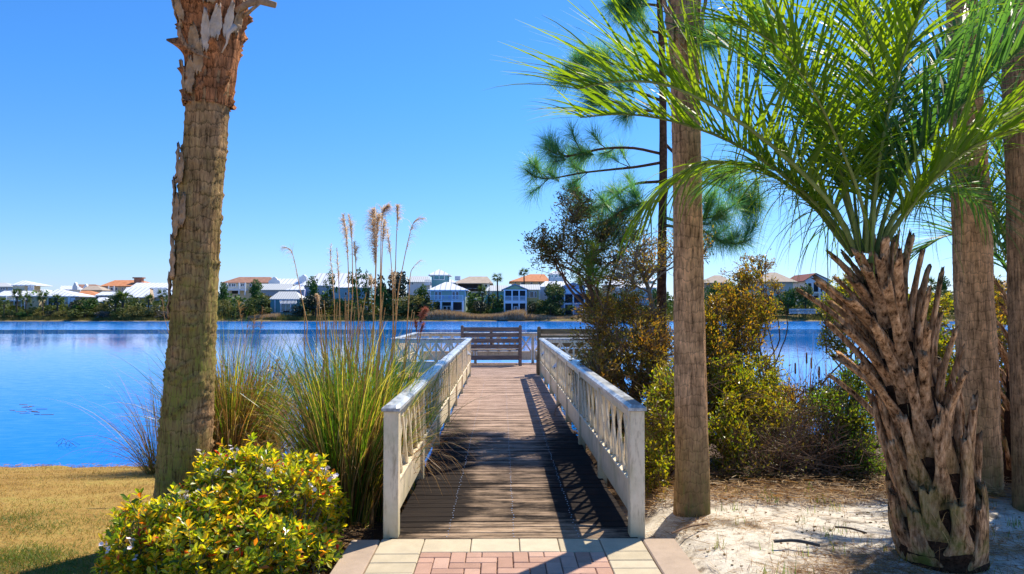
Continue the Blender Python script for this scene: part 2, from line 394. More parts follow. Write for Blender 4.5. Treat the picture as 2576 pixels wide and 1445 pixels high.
M = {}
M['ground'] = ground_mat(); M['water'] = water_mat()
M['bark_left'] = palm_bark('mossy_palm_bark', (.42, .25, .13), (.25, .26, .05), moss_z=(1.3, 3.5), dark=.28)
M['bark_tan'] = palm_bark('tan_palm_bark', (.60, .35, .185), (.15, .15, .045), .5, moss_z=(0.0, 1.0))
M['bark_brown'] = palm_bark('brown_palm_bark', (.40, .23, .125), (.12, .12, .04), .35, moss_z=(0.0, .9), dark=.25)
M['bark_fiber'] = palm_bark('red_palm_fiber', (.46, .20, .09), (.2, .1, .05), moss_z=(.1, .2), dark=.22)
M['flap'] = plain('dry_bark_flap', (.42, .29, .18), .9, .1, .35, 14, .8)
M['flap_pale'] = plain('pale_dry_flap', (.58, .49, .41), .8, .2, .25, 14, .6)
M['pine_bark'] = plain('pine_bark', (.115, .062, .04), .95, .1, .5, 22, 1.0)
M['stem'] = plain('shrub_stem', (.22, .135, .085), .95, .1, .4, 30, .6)
M['stem_grey'] = plain('grey_stem', (.24, .20, .15), .95, .1, .35, 30, .6)
M['boots'] = boots_mat()
M['fiber'] = plain('dark_fiber', (.055, .03, .018), 1, .05, .6, 40, 1.0)
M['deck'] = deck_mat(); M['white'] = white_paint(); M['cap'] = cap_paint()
M['bench'] = grey_wood('bench_wood', (.09, .07, .06), (.30, .24, .21))
M['bench2'] = grey_wood('mossy_bench_wood', (.09, .07, .04), (.27, .21, .12))
M['beam'] = grey_wood('dark_beam', (.03, .022, .018), (.10, .075, .055))
M['screw'] = plain('screw_steel', (.62, .68, .78), .3, .8, .1, 50, 0, .6)
M['brick'] = paver('red_brick', [(0, (.42, .25, .185)), (.5, (.52, .32, .24)), (1, (.60, .39, .30))])
M['cream'] = paver('cream_paver', [(0, (.50, .42, .29)), (.5, (.58, .49, .345)), (1, (.64, .55, .40))])
M['concrete'] = paver('concrete', [(0, (.44, .335, .255)), (1, (.47, .36, .275))], .35)
M['joint'] = plain('joint_sand', (.30, .22, .15), 1, .05, .4, 60)
M['trim'] = plain('white_trim', (.72, .76, .82), .6, .3, .05, 3)
M['glass'] = glass_mat('window_glass', (.045, .07, .10))
M['glass_teal'] = glass_mat('teal_glass', (.06, .22, .26))
M['screen'] = plain('dark_screen', (.03, .033, .04), .7, .2, .2, 2)
M['pole'] = plain('black_plastic', (.03, .035, .04), .45, .4, .2, 20)
# leaves
M['frond'] = leaf_mat('palm_leaflets', [(0, (.075, .13, .015)), (.5, (.11, .17, .02)), (1, (.14, .19, .03))], .5, .45, .35, 3.0, (1.25, 1.2, .15))
M['frond2'] = leaf_mat('blue_green_leaflets', [(0, (.035, .085, .035)), (.5, (.055, .12, .05)), (1, (.085, .15, .06))], .45, .5, .3, 2.6, (1.1, 1.25, .3))
M['rachis'] = plain('palm_rachis', (.20, .24, .07), .6, .2, .3, 9)
M['needle'] = leaf_mat('pine_needles', [(0, (.07, .20, .14)), (.5, (.13, .31, .18)), (1, (.36, .44, .09))], .45, .4, .4, 1.7, (.9, 1.2, .5))
M['haw'] = leaf_mat('hawthorn_leaves', [(0, (.05, .11, .015)), (.22, (.13, .23, .02)), (.42, (.34, .42, .03)), (.74, (.62, .58, .035)), (.945, (.72, .42, .04)), (.986, (.66, .20, .03)), (.993, (.55, .03, .02)), (1, (.5, .03, .02))], .5, .25, .6, 2.0, (1.15, 1.05, .25))
M['petal'] = plain('white_petals', (.80, .70, .68), .6, .2, .1, 30)
M['myrtle'] = leaf_mat('olive_leaves', [(0, (.07, .10, .012)), (.3, (.17, .18, .015)), (.6, (.32, .25, .02)), (.85, (.40, .20, .03)), (1, (.45, .32, .03))], .45, .35, .45, 2.5, (1.15, 1.0, .3), alt=(.26, .15, .03))
M['myrtle_rust'] = leaf_mat('rusty_leaves', [(0, (.11, .09, .02)), (.4, (.25, .15, .025)), (.75, (.36, .18, .03)), (1, (.44, .34, .03))], .42, .35, .45, 2.3, (1.1, .9, .3), alt=(.16, .17, .03))
M['myrtle_dark'] = leaf_mat('dark_leaves', [(0, (.03, .05, .015)), (.6, (.12, .13, .03)), (1, (.30, .18, .03))], .35, .35, .5, 2.0)
M['yellowgreen'] = leaf_mat('yellow_green_leaves', [(0, (.08, .14, .012)), (.5, (.24, .27, .018)), (1, (.50, .42, .02))], .42, .35, .45, 2.7, (1.15, 1.1, .25), alt=(.20, .14, .02))
M['bright'] = leaf_mat('fresh_green_leaves', [(0, (.035, .09, .01)), (.6, (.09, .17, .015)), (1, (.22, .28, .02))], .42, .35, .45, 2.7, (1.1, 1.2, .25), alt=(.15, .13, .02))
M['blade'] = leaf_mat('grass_blades', [(0, (.04, .10, .015)), (.45, (.09, .18, .02)), (.7, (.22, .29, .03)), (.85, (.52, .40, .10)), (1, (.66, .50, .22))], .4, .35, .45, 2.0, (1.1, 1.15, .3))
M['straw'] = leaf_mat('dry_straw', [(0, (.16, .075, .025)), (.5, (.36, .20, .07)), (1, (.58, .40, .18))], .3, .5, .3, 1.5, (1.1, .9, .5))
M['cane'] = plain('dry_cane', (.68, .37, .13), .6, .3, .3, 12)
M['plume'] = leaf_mat('plume', [(0, (.46, .33, .22)), (.6, (.66, .52, .38)), (1, (.84, .74, .60))], .5, .7, .2, 1.5, (1.05, 1, .85))
M['redplume'] = leaf_mat('red_plume', [(0, (.34, .12, .08)), (1, (.60, .30, .22))], .35, .7, .2, 1.4, (1.1, .8, .6))
M['lawn'] = leaf_mat('lawn_blades', [(0, (.22, .12, .03)), (.5, (.44, .27, .08)), (.8, (.56, .38, .12)), (.92, (.14, .19, .03)), (1, (.10, .2, .025))], .25, .6, .2, 1.4)
M['lawn_green'] = leaf_mat('green_lawn_blades', [(0, (.08, .14, .02)), (1, (.22, .28, .04))], .3, .5, .3, 1.6)
M['f_pine'] = leaf_mat('far_pine_leaves', [(0, (.03, .08, .02)), (.6, (.07, .15, .03)), (1, (.13, .20, .04))], .2, .6, .2)
M['f_oak'] = leaf_mat('far_oak_leaves', [(0, (.045, .075, .02)), (.6, (.10, .13, .035)), (1, (.18, .19, .05))], .2, .6, .2)
M['f_olive'] = leaf_mat('far_scrub_leaves', [(0, (.10, .10, .03)), (.6, (.19, .18, .05)), (1, (.30, .25, .08))], .2, .7, .2)
M['f_dark'] = leaf_mat('far_magnolia_leaves', [(0, (.012, .028, .012)), (.7, (.03, .045, .02)), (1, (.09, .07, .04))], .15, .4, .4)
M['f_grey'] = leaf_mat('far_grey_twigs', [(0, (.10, .09, .07)), (1, (.22, .19, .16))], .15, .7, .2)
M['f_palm'] = leaf_mat('far_palm_leaves', [(0, (.05, .10, .02)), (1, (.16, .22, .045))], .25, .4, .3)
M['reed'] = leaf_mat('far_reeds', [(0, (.36, .23, .14)), (1, (.64, .47, .33))], .2, .8, .1)
M['f_trunk'] = plain('far_trunk', (.10, .075, .055), .95, .1, .3, 3)
# ------------------------------------------------------------------ ground and lake
def gz(x, y):
    x = np.asarray(x, float); y = np.asarray(y, float)
    zl = np.interp(y, [4.5, 5.2, 7, 9, 12.25, 13.5, 20, 60, 150, 164.6, 166, 172, 186, 225, 600, 3000],
                   [-.07, -.08, -.17, -.42, -.92, -1.15, -1.8, -2.5, -1.8, -.96, -.80, .30, .95, 1.5, 1.6, 1.6])
    zr = np.interp(y, [4.5, 5.2, 7, 8.2, 15.4, 17.0, 20, 60, 150, 164.6, 166, 172, 186, 225, 600, 3000],
                   [-.05, -.04, -.03, -.08, -.95, -1.3, -1.8, -2.5, -1.8, -.96, -.80, .30, .95, 1.5, 1.6, 1.6])
    k = smooth01(-1.2, 1.2, x); z = zl * (1 - k) + zr * k
    # lower under the boardwalk and the paving
    w = smooth01(1.35, 1.1, np.abs(x - .09)); z = z - .12 * w
    e = smooth01(230, 330, np.abs(x)); z = z * (1 - e * (y < 165)) + .5 * e * (y < 165)
    return z
def gzf(x, y): return float(gz(x, y))
xs = np.concatenate([-np.geomspace(11, 2500, 46)[::-1], np.arange(-10.8, 10.81, .16), np.geomspace(11, 2500, 46)])
ys = np.concatenate([-np.geomspace(1, 60, 8)[::-1], np.arange(0, 15, .16), np.geomspace(15.2, 160, 26), np.arange(162, 190, 1.2), np.geomspace(192, 4500, 30)])
GX, GY = np.meshgrid(xs, ys); GZ = gz(GX, GY)
near = (GY < 16) & (np.abs(GX) < 12); nf = np.zeros_like(GZ)
for (i, j) in zip(*np.nonzero(near)):
    x_, y_ = GX[i, j], GY[i, j]
    nf[i, j] = noise.noise((x_ * 1.5, y_ * 1.5, 0)) * .022 + noise.noise((x_ * 5, y_ * 5, 3)) * .012
GZ = GZ + nf * (1 - smooth01(1.4, 1.15, np.abs(GX - .09)))
farm = (GY > 166); GZ = GZ + farm * .25 * np.sin(GX * .21 + GY * .1) * np.sin(GX * .047 + 1)
nx, ny = len(xs), len(ys)
idx = np.arange(nx * ny).reshape(ny, nx)
q = np.stack([idx[:-1, :-1], idx[:-1, 1:], idx[1:, 1:], idx[1:, :-1]], -1).reshape(-1, 4)
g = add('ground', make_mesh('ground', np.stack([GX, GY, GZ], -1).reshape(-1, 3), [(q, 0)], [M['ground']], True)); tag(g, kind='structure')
b = MB(); b.put([(-900, 8, WATER_Z), (900, 8, WATER_Z), (900, 172, WATER_Z), (-900, 172, WATER_Z)], [(0, 1, 2, 3)])
tag(b.build('water', M['water'], org=(0, 0, WATER_Z)), kind='structure')

# ------------------------------------------------------------------ paving in front of the boardwalk
pth = thing('paved_path', None, None, (0, 4, 0)); pth['kind'] = 'structure'
b = MB(); b.box((.085, 2.9, -.045), (2.31, 4.9, .05)); b.build('joint_bed', M['joint'], pth)
b = MB(); cp = MB()
PY1 = 5.36
def pv(m, x0, x1, y0, y1, z=.0, gap=.006, h=.06):
    gap += random.uniform(-.001, .002)
    m.box(((x0 + x1) / 2 , (y0 + y1) / 2, z - h / 2 + random.uniform(-.0015, .0015)), (x1 - x0 - gap, y1 - y0 - gap, h), 0,
          Matrix.Rotation(random.uniform(-.003, .003), 3, 'Z'), .005)
xb = [-.55, -.215, .125, .40, .70]
for i in range(4): pv(cp, xb[i], xb[i + 1], 5.07, PY1)
for side, (xa, xc) in enumerate(((-.86, -.55), (.70, 1.0))):
    yy = PY1; k = 0
    steps = [.33, .17, .19, .34, .33, .17, .33, .33, .17, .33, .33, .33, .33, .33]
    if side: steps = [.29, .18, .15, .17, .33, .33, .17, .33, .33, .33, .17, .33, .33, .33, .33]
    for h in steps:
        pv(cp, xa, xc, yy - h, yy); yy -= h
cp.build('cream_border', M['cream'], pth)
# red bricks, basket-like herringbone on a 0.1 m grid clipped to the middle field
s_ = .1042; x0, x1, yt = -.55, .70, 5.07
nxg, nyg = 12, 46
for j in range(-1, nyg):
    for i in range(-1, nxg + 1):
        k = (i + j) % 4
        if k == 0: rx0, rx1, ry0, ry1 = i, i + 2, j, j + 1
        elif k == 2: rx0, rx1, ry0, ry1 = i, i + 1, j, j + 2
        else: continue
        a0, a1 = max(x0, x0 + rx0 * s_), min(x1, x0 + rx1 * s_); c1, c0 = min(yt, yt - ry0 * s_), yt - ry1 * s_
        if a1 - a0 < .03 or c1 - c0 < .03: continue
        pv(b, a0, a1, c0, c1, z=-.001, gap=.005)
b.build('red_brick_field', M['brick'], pth)
b = MB()
for xa, xc in ((-1.075, -.868), (1.008, 1.245)):
    yy = PY1
    for k, h in enumerate((2.3, 2.6)):
        b.box(((xa + xc) / 2, yy - h / 2, -.052), (xc - xa, h - .008, .10), 0, None, .008); yy -= h
b.build('concrete_edge', M['concrete'], pth)

# ------------------------------------------------------------------ boardwalk
DX0, DX1 = -.80, .98
bw = thing('boardwalk', 'weathered plank boardwalk running between white railings out over the lake', 'boardwalk', (.09, 5.4, 0))
b = MB(); y = 5.37; sc = MB()
while y < 18.15:
    w_ = .138; z_ = -.020 + random.uniform(-.004, .004)
    b.box((.09, y + w_ / 2, z_), (DX1 - DX0 + random.uniform(-.01, .02), w_ - .008 - random.uniform(0, .006), .038), 0, Matrix.Rotation(random.uniform(-.003, .003), 3, 'Z'), .004)
    for lx in (-.39, .09, .555):
        for q_ in (.035, .10):
            cx_ = lx + random.uniform(-.008, .008); r_ = .0052
            ang = np.arange(6) * math.pi / 3
            sc.put([(cx_ + r_ * math.cos(a), y + q_ + r_ * math.sin(a), z_ + .0215) for a in ang], [(0, 1, 2, 3, 4, 5)])
    y += w_
b.build('deck_planks', M['deck'], bw)
o = sc.build('screw_heads', M['screw'], bw); o['kind'] = 'stuff'
b = MB()
while y < 22.9:
    w_ = .138
    b.box((.07, y + w_ / 2, -.019 + random.uniform(-.0025, .0025)), (5.46, w_ - .009, .038), 0, None, .004); y += w_
YE = y
b.build('platform_planks', M['deck'], bw)
b = MB()
for xx in (-.70, .09, .88): b.box((xx, 11.8, -.145), (.045, 12.8, .21))
for xx in (-2.6, -1.3, .09, 1.4, 2.74): b.box((xx, 20.5, -.145), (.05, 4.7, .21))
b.build('joists', M['beam'], bw)
for yy in (7.3, 9.13, 10.96, 12.8, 14.6, 16.4, 18.3, 20.6, 22.8):
    for xx in ((-.72, .90) if yy < 18 else (-2.55, -.9, .9, 2.7)):
        b = MB(); b.tube([(xx, yy, -.251), (xx, yy, -2.6)], .09, 10); b.build('pile', M['beam'], bw)

# ------------------------------------------------------------------ railings
RH = .95
def railing(name, label, p0, p1, nb, first_post=True, last_post=True, gapless=False, plain_from=None):
    """picket railing from p0 to p1 (xy), nb bays. each bay: kick board, zigzag slats, verticals"""
    p0 = Vector((p0[0], p0[1], 0)); p1 = Vector((p1[0], p1[1], 0)); d = (p1 - p0); L = d.length; u = d / L; nrm = Vector((-u.y, u.x, 0))
    r = thing(name, label, 'railing', tuple(p0), 'white railings of the boardwalk')
    def at(s, z, off=0): return p0 + u * s + nrm * off + Vector((0, 0, z))
    rot = Matrix((u.cross(Vector((0, 0, 1))), u, Vector((0, 0, 1)))).transposed()
    for k in range(nb + 1):
        if (k == 0 and not first_post) or (k == nb and not last_post): continue
        b = MB(); big = k == 0
        b.box(at(k * L / nb, (RH - .045) / 2 - .06), (.108 if big else .085, .108 if big else .085, RH - .045 + .12), 0, rot, .005)
        b.build('post', M['white'], r)
    # cap rail: a board with bevelled long edges
    b = MB(); prof = [(-.066, -.042), (.066, -.042), (.066, -.018), (.040, .0), (-.040, .0), (-.066, -.018)]
    a0, a1 = -.075, L + .06; V = []
    nseg = max(1, int(L / 1.83 / 1.5 + .5)); cuts = np.linspace(a0, a1, nseg + 1)
    for ks in range(nseg):
        V = []
        for s_, inset in ((cuts[ks], 0), (cuts[ks] + .03, 1), (cuts[ks + 1] - .004, 1)):
            for (o_, z_) in prof:
                zz = z_ if (inset or ks > 0) else min(z_, -.020)
                V.append(at(s_, RH + zz, o_))
        Fq = [(i * 6 + j, i * 6 + (j + 1) % 6, (i + 1) * 6 + (j + 1) % 6, (i + 1) * 6 + j) for i in range(2) for j in range(6)]
        n0 = b.n; b.put(V, Fq); b.f.setdefault((6, 0), []).append(np.array([[5, 4, 3, 2, 1, 0], [12, 13, 14, 15, 16, 17]]) + n0)
    b.build('cap_rail', M['cap'], r)
    b = MB(); b.beam(at(.0, RH - .085), at(L, RH - .085), .045, .078, 0); b.build('top_rail', M['white'], r)
    for k in range(nb):
        s0 = k * L / nb + .05; s1 = (k + 1) * L / nb - .05
        b = MB(); b.beam(at(s0, .225), at(s1, .225), .032, .25, 0, bevel=.004)
        b.beam(at(s0, .362), at(s1, .362), .075, .022, 0, bevel=.003); b.build('kick_board', M['white'], r)
        n = 5; st = (s1 - s0) / n; zb, zt = .374, RH - .125
        b = MB()
        for i in range(n):
            m0, m1 = s0 + i * st, s0 + (i + 1) * st
            b.beam(at(m0 + .012, zb + .004, .020), at(m1 - .012, zt - .004, .020), .016, .040, 0, up=u)
            b.beam(at(m1 - .012, zb + .004, -.020), at(m0 + .012, zt - .004, -.020), .016, .040, 0, up=u)
            if i: b.beam(at(m0, zb), at(m0, zt), .022, .042, 0, up=u)
        b.build('lattice_slats', M['white'], r)
    return r
XL, XR = -.80, .985
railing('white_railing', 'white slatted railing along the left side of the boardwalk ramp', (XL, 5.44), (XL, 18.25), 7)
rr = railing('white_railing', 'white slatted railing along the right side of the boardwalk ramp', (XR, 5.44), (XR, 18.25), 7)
railing('white_railing', 'short cross railing closing the left wing of the lake platform, behind the tall grass', (XL - .09, 18.25), (-2.66, 18.25), 1, first_post=False)
railing('white_railing', 'short cross railing closing the right wing of the platform in front of the second bench', (XR + .09, 18.25), (2.80, 18.25), 1, first_post=False)
railing('white_railing', 'outer side railing on the far left edge of the lake platform', (-2.66, 18.40), (-2.66, 22.78), 2, first_post=False)
railing('white_railing', 'outer side railing on the right edge of the lake platform behind the shrubs', (2.80, 18.40), (2.80, 22.78), 2, first_post=False)
railing('white_railing', 'far end railing of the platform over the water behind the bench', (-2.57, 22.80), (2.72, 22.80), 3, first_post=False, last_post=False)
# small triangular step lights on the inner faces
def lamp(x, y, z, s, label):
    r = thing('step_light', label, 'light', (x, y, z), 'step lights on the railings')
    b = MB(); V = [(x, y - .05, z), (x, y + .05, z), (x, y, z + .085), (x + s * .07, y - .03, z - .01), (x + s * .07, y + .03, z - .01)]
    b.put(V, [(0, 3, 4, 1)]); b.put(V, [(0, 2, 3), (1, 4, 2), (2, 4, 3)]); b.build('hood', M['trim'], r)
    b = MB(); b.tube([(x + s * .03, y, z), (x + s * .03, y, z - .03)], .012, 8); b.build('bulb_socket', M['screen'], r)
lamp(XR - .043, 12.75, .66, -1, 'small triangular hooded light on the right railing, nearer of the two')
lamp(XR - .043, 16.45, .66, -1, 'small triangular hooded light on the right railing, near its far end')
lamp(XL + .043, 16.45, .66, 1, 'small triangular hooded light on the left railing post near its far end')

# ------------------------------------------------------------------ benches
def bench(label, x0, x1, y, H, mat, pmat, mid=True):
    r = thing('wooden_bench', label, 'bench', ((x0 + x1) / 2, y, 0), 'wooden benches on the platform')
    for xx in (x0 + .045, x1 - .045):
        b = MB(); b.box((xx, y, H / 2), (.09, .06, H), 0, None, .006)
        b.put([(xx - .045, y - .03, H - .001), (xx + .045, y - .03, H - .001), (xx + .045, y + .03, H - .001), (xx - .045, y + .03, H - .001), (xx, y, H + .03)], [(0, 1, 4), (1, 2, 4), (2, 3, 4), (3, 0, 4)])
        b.build('back_post', pmat, r)
        b = MB(); b.box((xx, y + .50, .22), (.09, .09, .44), 0, None, .006); b.build('front_leg', pmat, r)
        b = MB(); b.box((xx, y + .26, .62), (.09, .56, .04), 0, None, .006); b.build('arm_rest', pmat, r)
    zt = H - .04
    for k in range(4):
        b = MB(); zc = zt - .06 - k * .168
        b.box(((x0 + x1) / 2, y + .052, zc), (x1 - x0 - (0 if k < 3 else .02), .038, .122), 0, None, .005); b.build('back_slat', mat, r)
    if mid:
        b = MB(); b.box(((x0 + x1) / 2, y + .08, zt - .27), (.08, .02, .52)); b.build('back_brace', mat, r)
    b = MB()
    for k in range(4): b.box(((x0 + x1) / 2, y + .14 + k * .125, .455), (x1 - x0 - .02, .115, .035), 0, None, .004)
    b.build('seat', mat, r)
    b = MB(); b.box(((x0 + x1) / 2, y + .05, .235), (x1 - x0 - .01, .038, .13), 0, None, .005); b.build('lower_rail', mat, r)
    return r
bench('dark weathered bench with horizontal back slats facing the lake, at the end of the boardwalk', -1.20, .59, 21.7, 1.17, M['bench'], M['bench'])
bench('paler mossy bench behind the right cross railing, partly hidden by the shrub', .895, 2.72, 18.62, 1.20, M['bench2'], M['bench2'], False)
# ------------------------------------------------------------------ palm trunks
def interp_path(path, z):
    a = np.array(path, float); return np.array([np.interp(z, a[:, 2], a[:, k]) for k in (0, 1, 3)])
def palm_trunk(name, parent, path, mat, ring=.085, amp=.035, seg=72, rpm=46, rough=.012, seed=0, ringvar=.5):
    """path rows: x, y, z, radius"""
    a = np.array(path, float); z0, z1 = a[0, 2], a[-1, 2]; n = int((z1 - z0) * rpm)
    zs = np.linspace(z0, z1, n); th = np.arange(seg) * 2 * math.pi / seg
    # smooth interpolation of the path
    P = np.stack([np.interp(zs, a[:, 2], a[:, k]) for k in (0, 1, 3)], 1)
    ker = np.ones(15) / 15; Pp = np.pad(P, ((7, 7), (0, 0)), mode='edge'); P = np.stack([np.convolve(Pp[:, k], ker, 'valid') for k in range(3)], 1)
    V = np.zeros((n, seg, 3))
    for i, z in enumerate(zs):
        for j, t in enumerate(th):
            c, s = math.cos(t), math.sin(t)
            q = (c * 1.3 + seed, s * 1.3, z * 1.1)
            ph = z / ring + noise.noise(q) * 1.6 + .35 * math.sin(t + seed)
            fr = ph - math.floor(ph); lv = noise.noise((math.floor(ph) * 3.3 + seed, c * 1.5, s * 1.5))
            led = (fr ** 3) * max(0, .45 + lv * 1.6 * ringvar * 2)
            fz = noise.noise((c * 9 + seed, s * 9, z * 1.7)); f2 = noise.noise((c * 22, s * 22 + seed, z * 5))
            r = P[i, 2] * (1 + amp * led) + rough * (fz * .8 + f2 * .45)
            V[i, j] = (P[i, 0] + c * r, P[i, 1] + s * r, z)
    idx = np.arange(n * seg).reshape(n, seg); nx_ = np.roll(idx, -1, 1)
    q4 = np.stack([idx[:-1], nx_[:-1], nx_[1:], idx[1:]], -1).reshape(-1, 4)
    pw = np.array(parent_world(parent))
    return add(name, make_mesh(name, V.reshape(-1, 3) - pw, [(q4, 0)], [mat], True), parent)

def px_path(rows, d0, slope=0.0):
    """rows: display px left, right, y -> x,y,z,r at depth d0 (+slope*z)"""
    out = []
    for (l, r, y) in rows:
        p = D((l + r) / 2, y, d0); e = D(r, y, d0)
        out.append((p.x, p.y, p.z, abs(e.x - p.x) * .95))
    return sorted(out, key=lambda k: k[2])

def flap(parent, name, mat, path, th, z, h, w, lift, seed, pathr=None, curl=.5):
    """a torn bark plate lying against a trunk; th angle (0 = +x, -pi/2 = towards camera)"""
    rs = random.Random(seed); b = MB(); nu, nv = 9, 17; V = []; w *= .85; lift *= .55; sk = [rs.uniform(-.05, .05) for _ in range(40)]
    for layer in (0, 1):
        for i in range(nv):
            v = i / (nv - 1); zz = z + h * v
            cx, cy_, r = interp_path(path, zz)
            for j in range(nu):
                u = j / (nu - 1) - .5
                ww = w * (math.sin(math.pi * (.10 + .84 * v)) ** .5) * (1 + 2.4 * sk[i]) * (1 - .45 * v)
                a = th + u * ww / r + .25 * (v - .5) * w / r
                lf = lift * (v ** 2) * (1 - curl + curl * (2 * u) ** 2) + .012 + .010 * layer + .016 * noise.noise((u * 5 + seed, v * 6, layer * .1)) + .006
                V.append((cx + math.cos(a) * (r + lf), cy_ + math.sin(a) * (r + lf), zz + (rs.uniform(-.02, .03) if i in (0, nv - 1) else 0) + .12 * h * noise.noise((j * 1.3 + seed, 2, 5)) * (1 if v > .9 or v < .1 else 0)))
    m = nu * nv; Fq = []
    for i in range(nv - 1):
        for j in range(nu - 1):
            a_ = i * nu + j; Fq += [(a_ + m, a_ + 1 + m, a_ + nu + 1 + m, a_ + nu + m), (a_, a_ + nu, a_ + nu + 1, a_ + 1)]
    rim = [j for j in range(nu)] + [i * nu + nu - 1 for i in range(1, nv)] + [(nv - 1) * nu + j for j in range(nu - 2, -1, -1)] + [i * nu for i in range(nv - 2, 0, -1)]
    for k in range(len(rim)): a_, c_ = rim[k], rim[(k + 1) % len(rim)]; Fq.append((a_, c_, c_ + m, a_ + m))
    b.put(V, Fq); return b.build(name, mat, parent, True)

def pts(rows, d): return [S(a, b_, (r[0] if (r := c) else d)) for a, b_, *c in rows]

# left palm ---------------------------------------------------------
DLP = 5.6
lp_rows = [(376, 530, 1420), (386, 530, 1290), (390, 531, 1180), (408, 541, 1000), (424, 545, 850), (437, 551, 690), (442, 556, 560), (452, 566, 440), (466, 577, 300), (470, 588, 190)]
lp = [(x_, y_, z_, r_ * .95) for x_, y_, z_, r_ in px_path(lp_rows, DLP)]
lp[0] = (lp[0][0], lp[0][1], -.3, lp[0][3] * 1.03)
LP = thing('palm_tree', 'tall mossy palm trunk leaning right over the lawn behind the flowering shrub', 'palm tree', (lp[0][0], lp[0][1], -.3), 'tall straight palms')
lp_top = px_path([(466, 580, 270), (470, 588, 190), (468, 600, 120), (452, 612, 40), (444, 618, -20), (440, 622, -120), (450, 612, -260)], DLP)
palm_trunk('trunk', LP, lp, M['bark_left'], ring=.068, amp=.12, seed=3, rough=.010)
palm_trunk('fiber_sheath', LP, [(x, y, z, r * 1.0) for x, y, z, r in lp_top], M['bark_fiber'], ring=.17, amp=.20, seed=9, rough=.035, ringvar=1.3)
full = sorted(lp + lp_top[2:], key=lambda k: k[2])
def zpx(y, d=DLP): return D(500, y, d).z
A = lambda deg: R(deg)
for k, (deg, yb, yt, w, lift, mt) in enumerate([
    (-118, 250, 165, .15, .03, 'flap'), (-150, 262, 170, .16, .05, 'flap'), (-95, 205, 130, .12, .04, 'flap'), (-80, 150, 60, .10, .05, 'flap_pale'), (-62, 118, 45, .13, .07, 'flap_pale'),
    (-40, 110, 30, .10, .08, 'flap_pale'), (-105, 150, 90, .14, .03, 'flap'), (-150, 455, 375, .12, .03, 'flap'), (-125, 468, 400, .10, .03, 'flap'), (-160, 555, 460, .10, .05, 'flap'),
    (-128, 600, 500, .12, .03, 'flap'), (-108, 575, 500, .09, .02, 'flap'), (-172, 560, 470, .10, .03, 'flap'), (-140, 700, 600, .13, .03, 'flap'), (-172, 800, 690, .07, .03, 'flap'), (-20, 95, 20, .12, .10, 'flap'), (-130, 90, 10, .14, .06, 'flap'), (-70, 40, -30, .16, .07, 'flap'), (-165, 60, -10, .12, .07, 'flap')]):
    z0_, z1_ = zpx(yb), zpx(yt); flap(LP, 'bark_flap', M[mt], full, A(deg), z0_, (z1_ - z0_), w * .82, lift * .82, k)
def stalk(parent, name, rows, r, mat, d):
    b = MB(); b.tube([S(a, c, d + e) for a, c, e in rows], r, 8, flat=.45); return b.build(name, mat, parent, True)
stalk(LP, 'dead_leaf_stalk', [(690, 35, -.1), (725, 12, -.1), (760, 2, -.2), (808, 16, -.25)], [.035, .03, .028, .022], M['flap'], DLP)
stalk(LP, 'dead_leaf_stalk', [(700, 55, 0), (725, 40, -.1), (760, 10, -.2), (790, -10, -.2)], [.022, .02, .018, .014], M['flap'], DLP)
stalk(LP, 'dead_leaf_stalk', [(615, 172, -.27), (575, 157, -.25), (543, 132, -.21), (526, 100, -.18), (524, 77, -.18)], [.006, .012, .016, .02, .012], M['bark_brown'], DLP)
stalk(LP, 'dead_leaf_stalk', [(650, 155, -.28), (664, 128, -.30), (668, 100, -.31), (690, 75, -.32)], [.008, .012, .022, .035], M['flap_pale'], DLP)

# palm right of the boardwalk
d2 = 6.15
p2 = px_path([(1693, 1787, 1290), (1697, 1785, 1180), (1696, 1779, 1000), (1693, 1773, 800), (1693, 1770, 640), (1692, 1765, 450), (1688, 1762, 300), (1684, 1760, 150), (1682, 1762, 40), (1676, 1768, -60)], d2)
p2[0] = (p2[0][0], p2[0][1], -.12, p2[0][3] * 1.04)
P2 = thing('palm_tree', 'slim straight tan palm trunk just right of the boardwalk railing', 'palm tree', (p2[0][0], p2[0][1], 0), 'tall straight palms')
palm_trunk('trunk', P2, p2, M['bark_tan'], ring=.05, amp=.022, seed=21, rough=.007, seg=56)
for k, (deg, yb, yt, w, lift) in enumerate([(-150, 130, 20, .08, .05), (-110, 120, 0, .08, .04), (-60, 160, 60, .08, .05), (-30, 90, -10, .08, .06), (-90, 60, -40, .1, .05), (-172, 70, -20, .08, .08)]):
    flap(P2, 'bark_flap', M['flap'], p2, A(deg), zpx(yb, d2), zpx(yt, d2) - zpx(yb, d2), w, lift, 40 + k)

d3 = 6.75
p3 = px_path([(2430, 2522, 1260), (2424, 2512, 1100), (2412, 2506, 900), (2403, 2493, 720), (2400, 2490, 560), (2392, 2476, 350), (2386, 2462, 150), (2383, 2455, 0), (2380, 2450, -120)], d3)
p3[0] = (p3[0][0], p3[0][1], -.15, p3[0][3])
P3 = thing('palm_tree', 'stout brown palm trunk behind the stubby pindo palm', 'palm tree', (p3[0][0], p3[0][1], 0), 'tall straight palms')
palm_trunk('trunk', P3, p3, M['bark_tan'], ring=.055, amp=.03, seed=33, rough=.012, seg=56)
d4 = 6.2
p4 = px_path([(2556, 2650, 1340), (2550, 2645, 1100), (2543, 2635, 800), (2538, 2628, 500), (2528, 2615, 200), (2518, 2605, 0), (2512, 2600, -120)], d4)
p4[0] = (p4[0][0], p4[0][1], -.15, p4[0][3])
P4 = thing('palm_tree', 'dark brown palm trunk cut by the right edge of the view', 'palm tree', (p4[0][0], p4[0][1], 0), 'tall straight palms')
palm_trunk('trunk', P4, p4, M['bark_brown'], ring=.055, amp=.03, seed=43, rough=.014, seg=56)

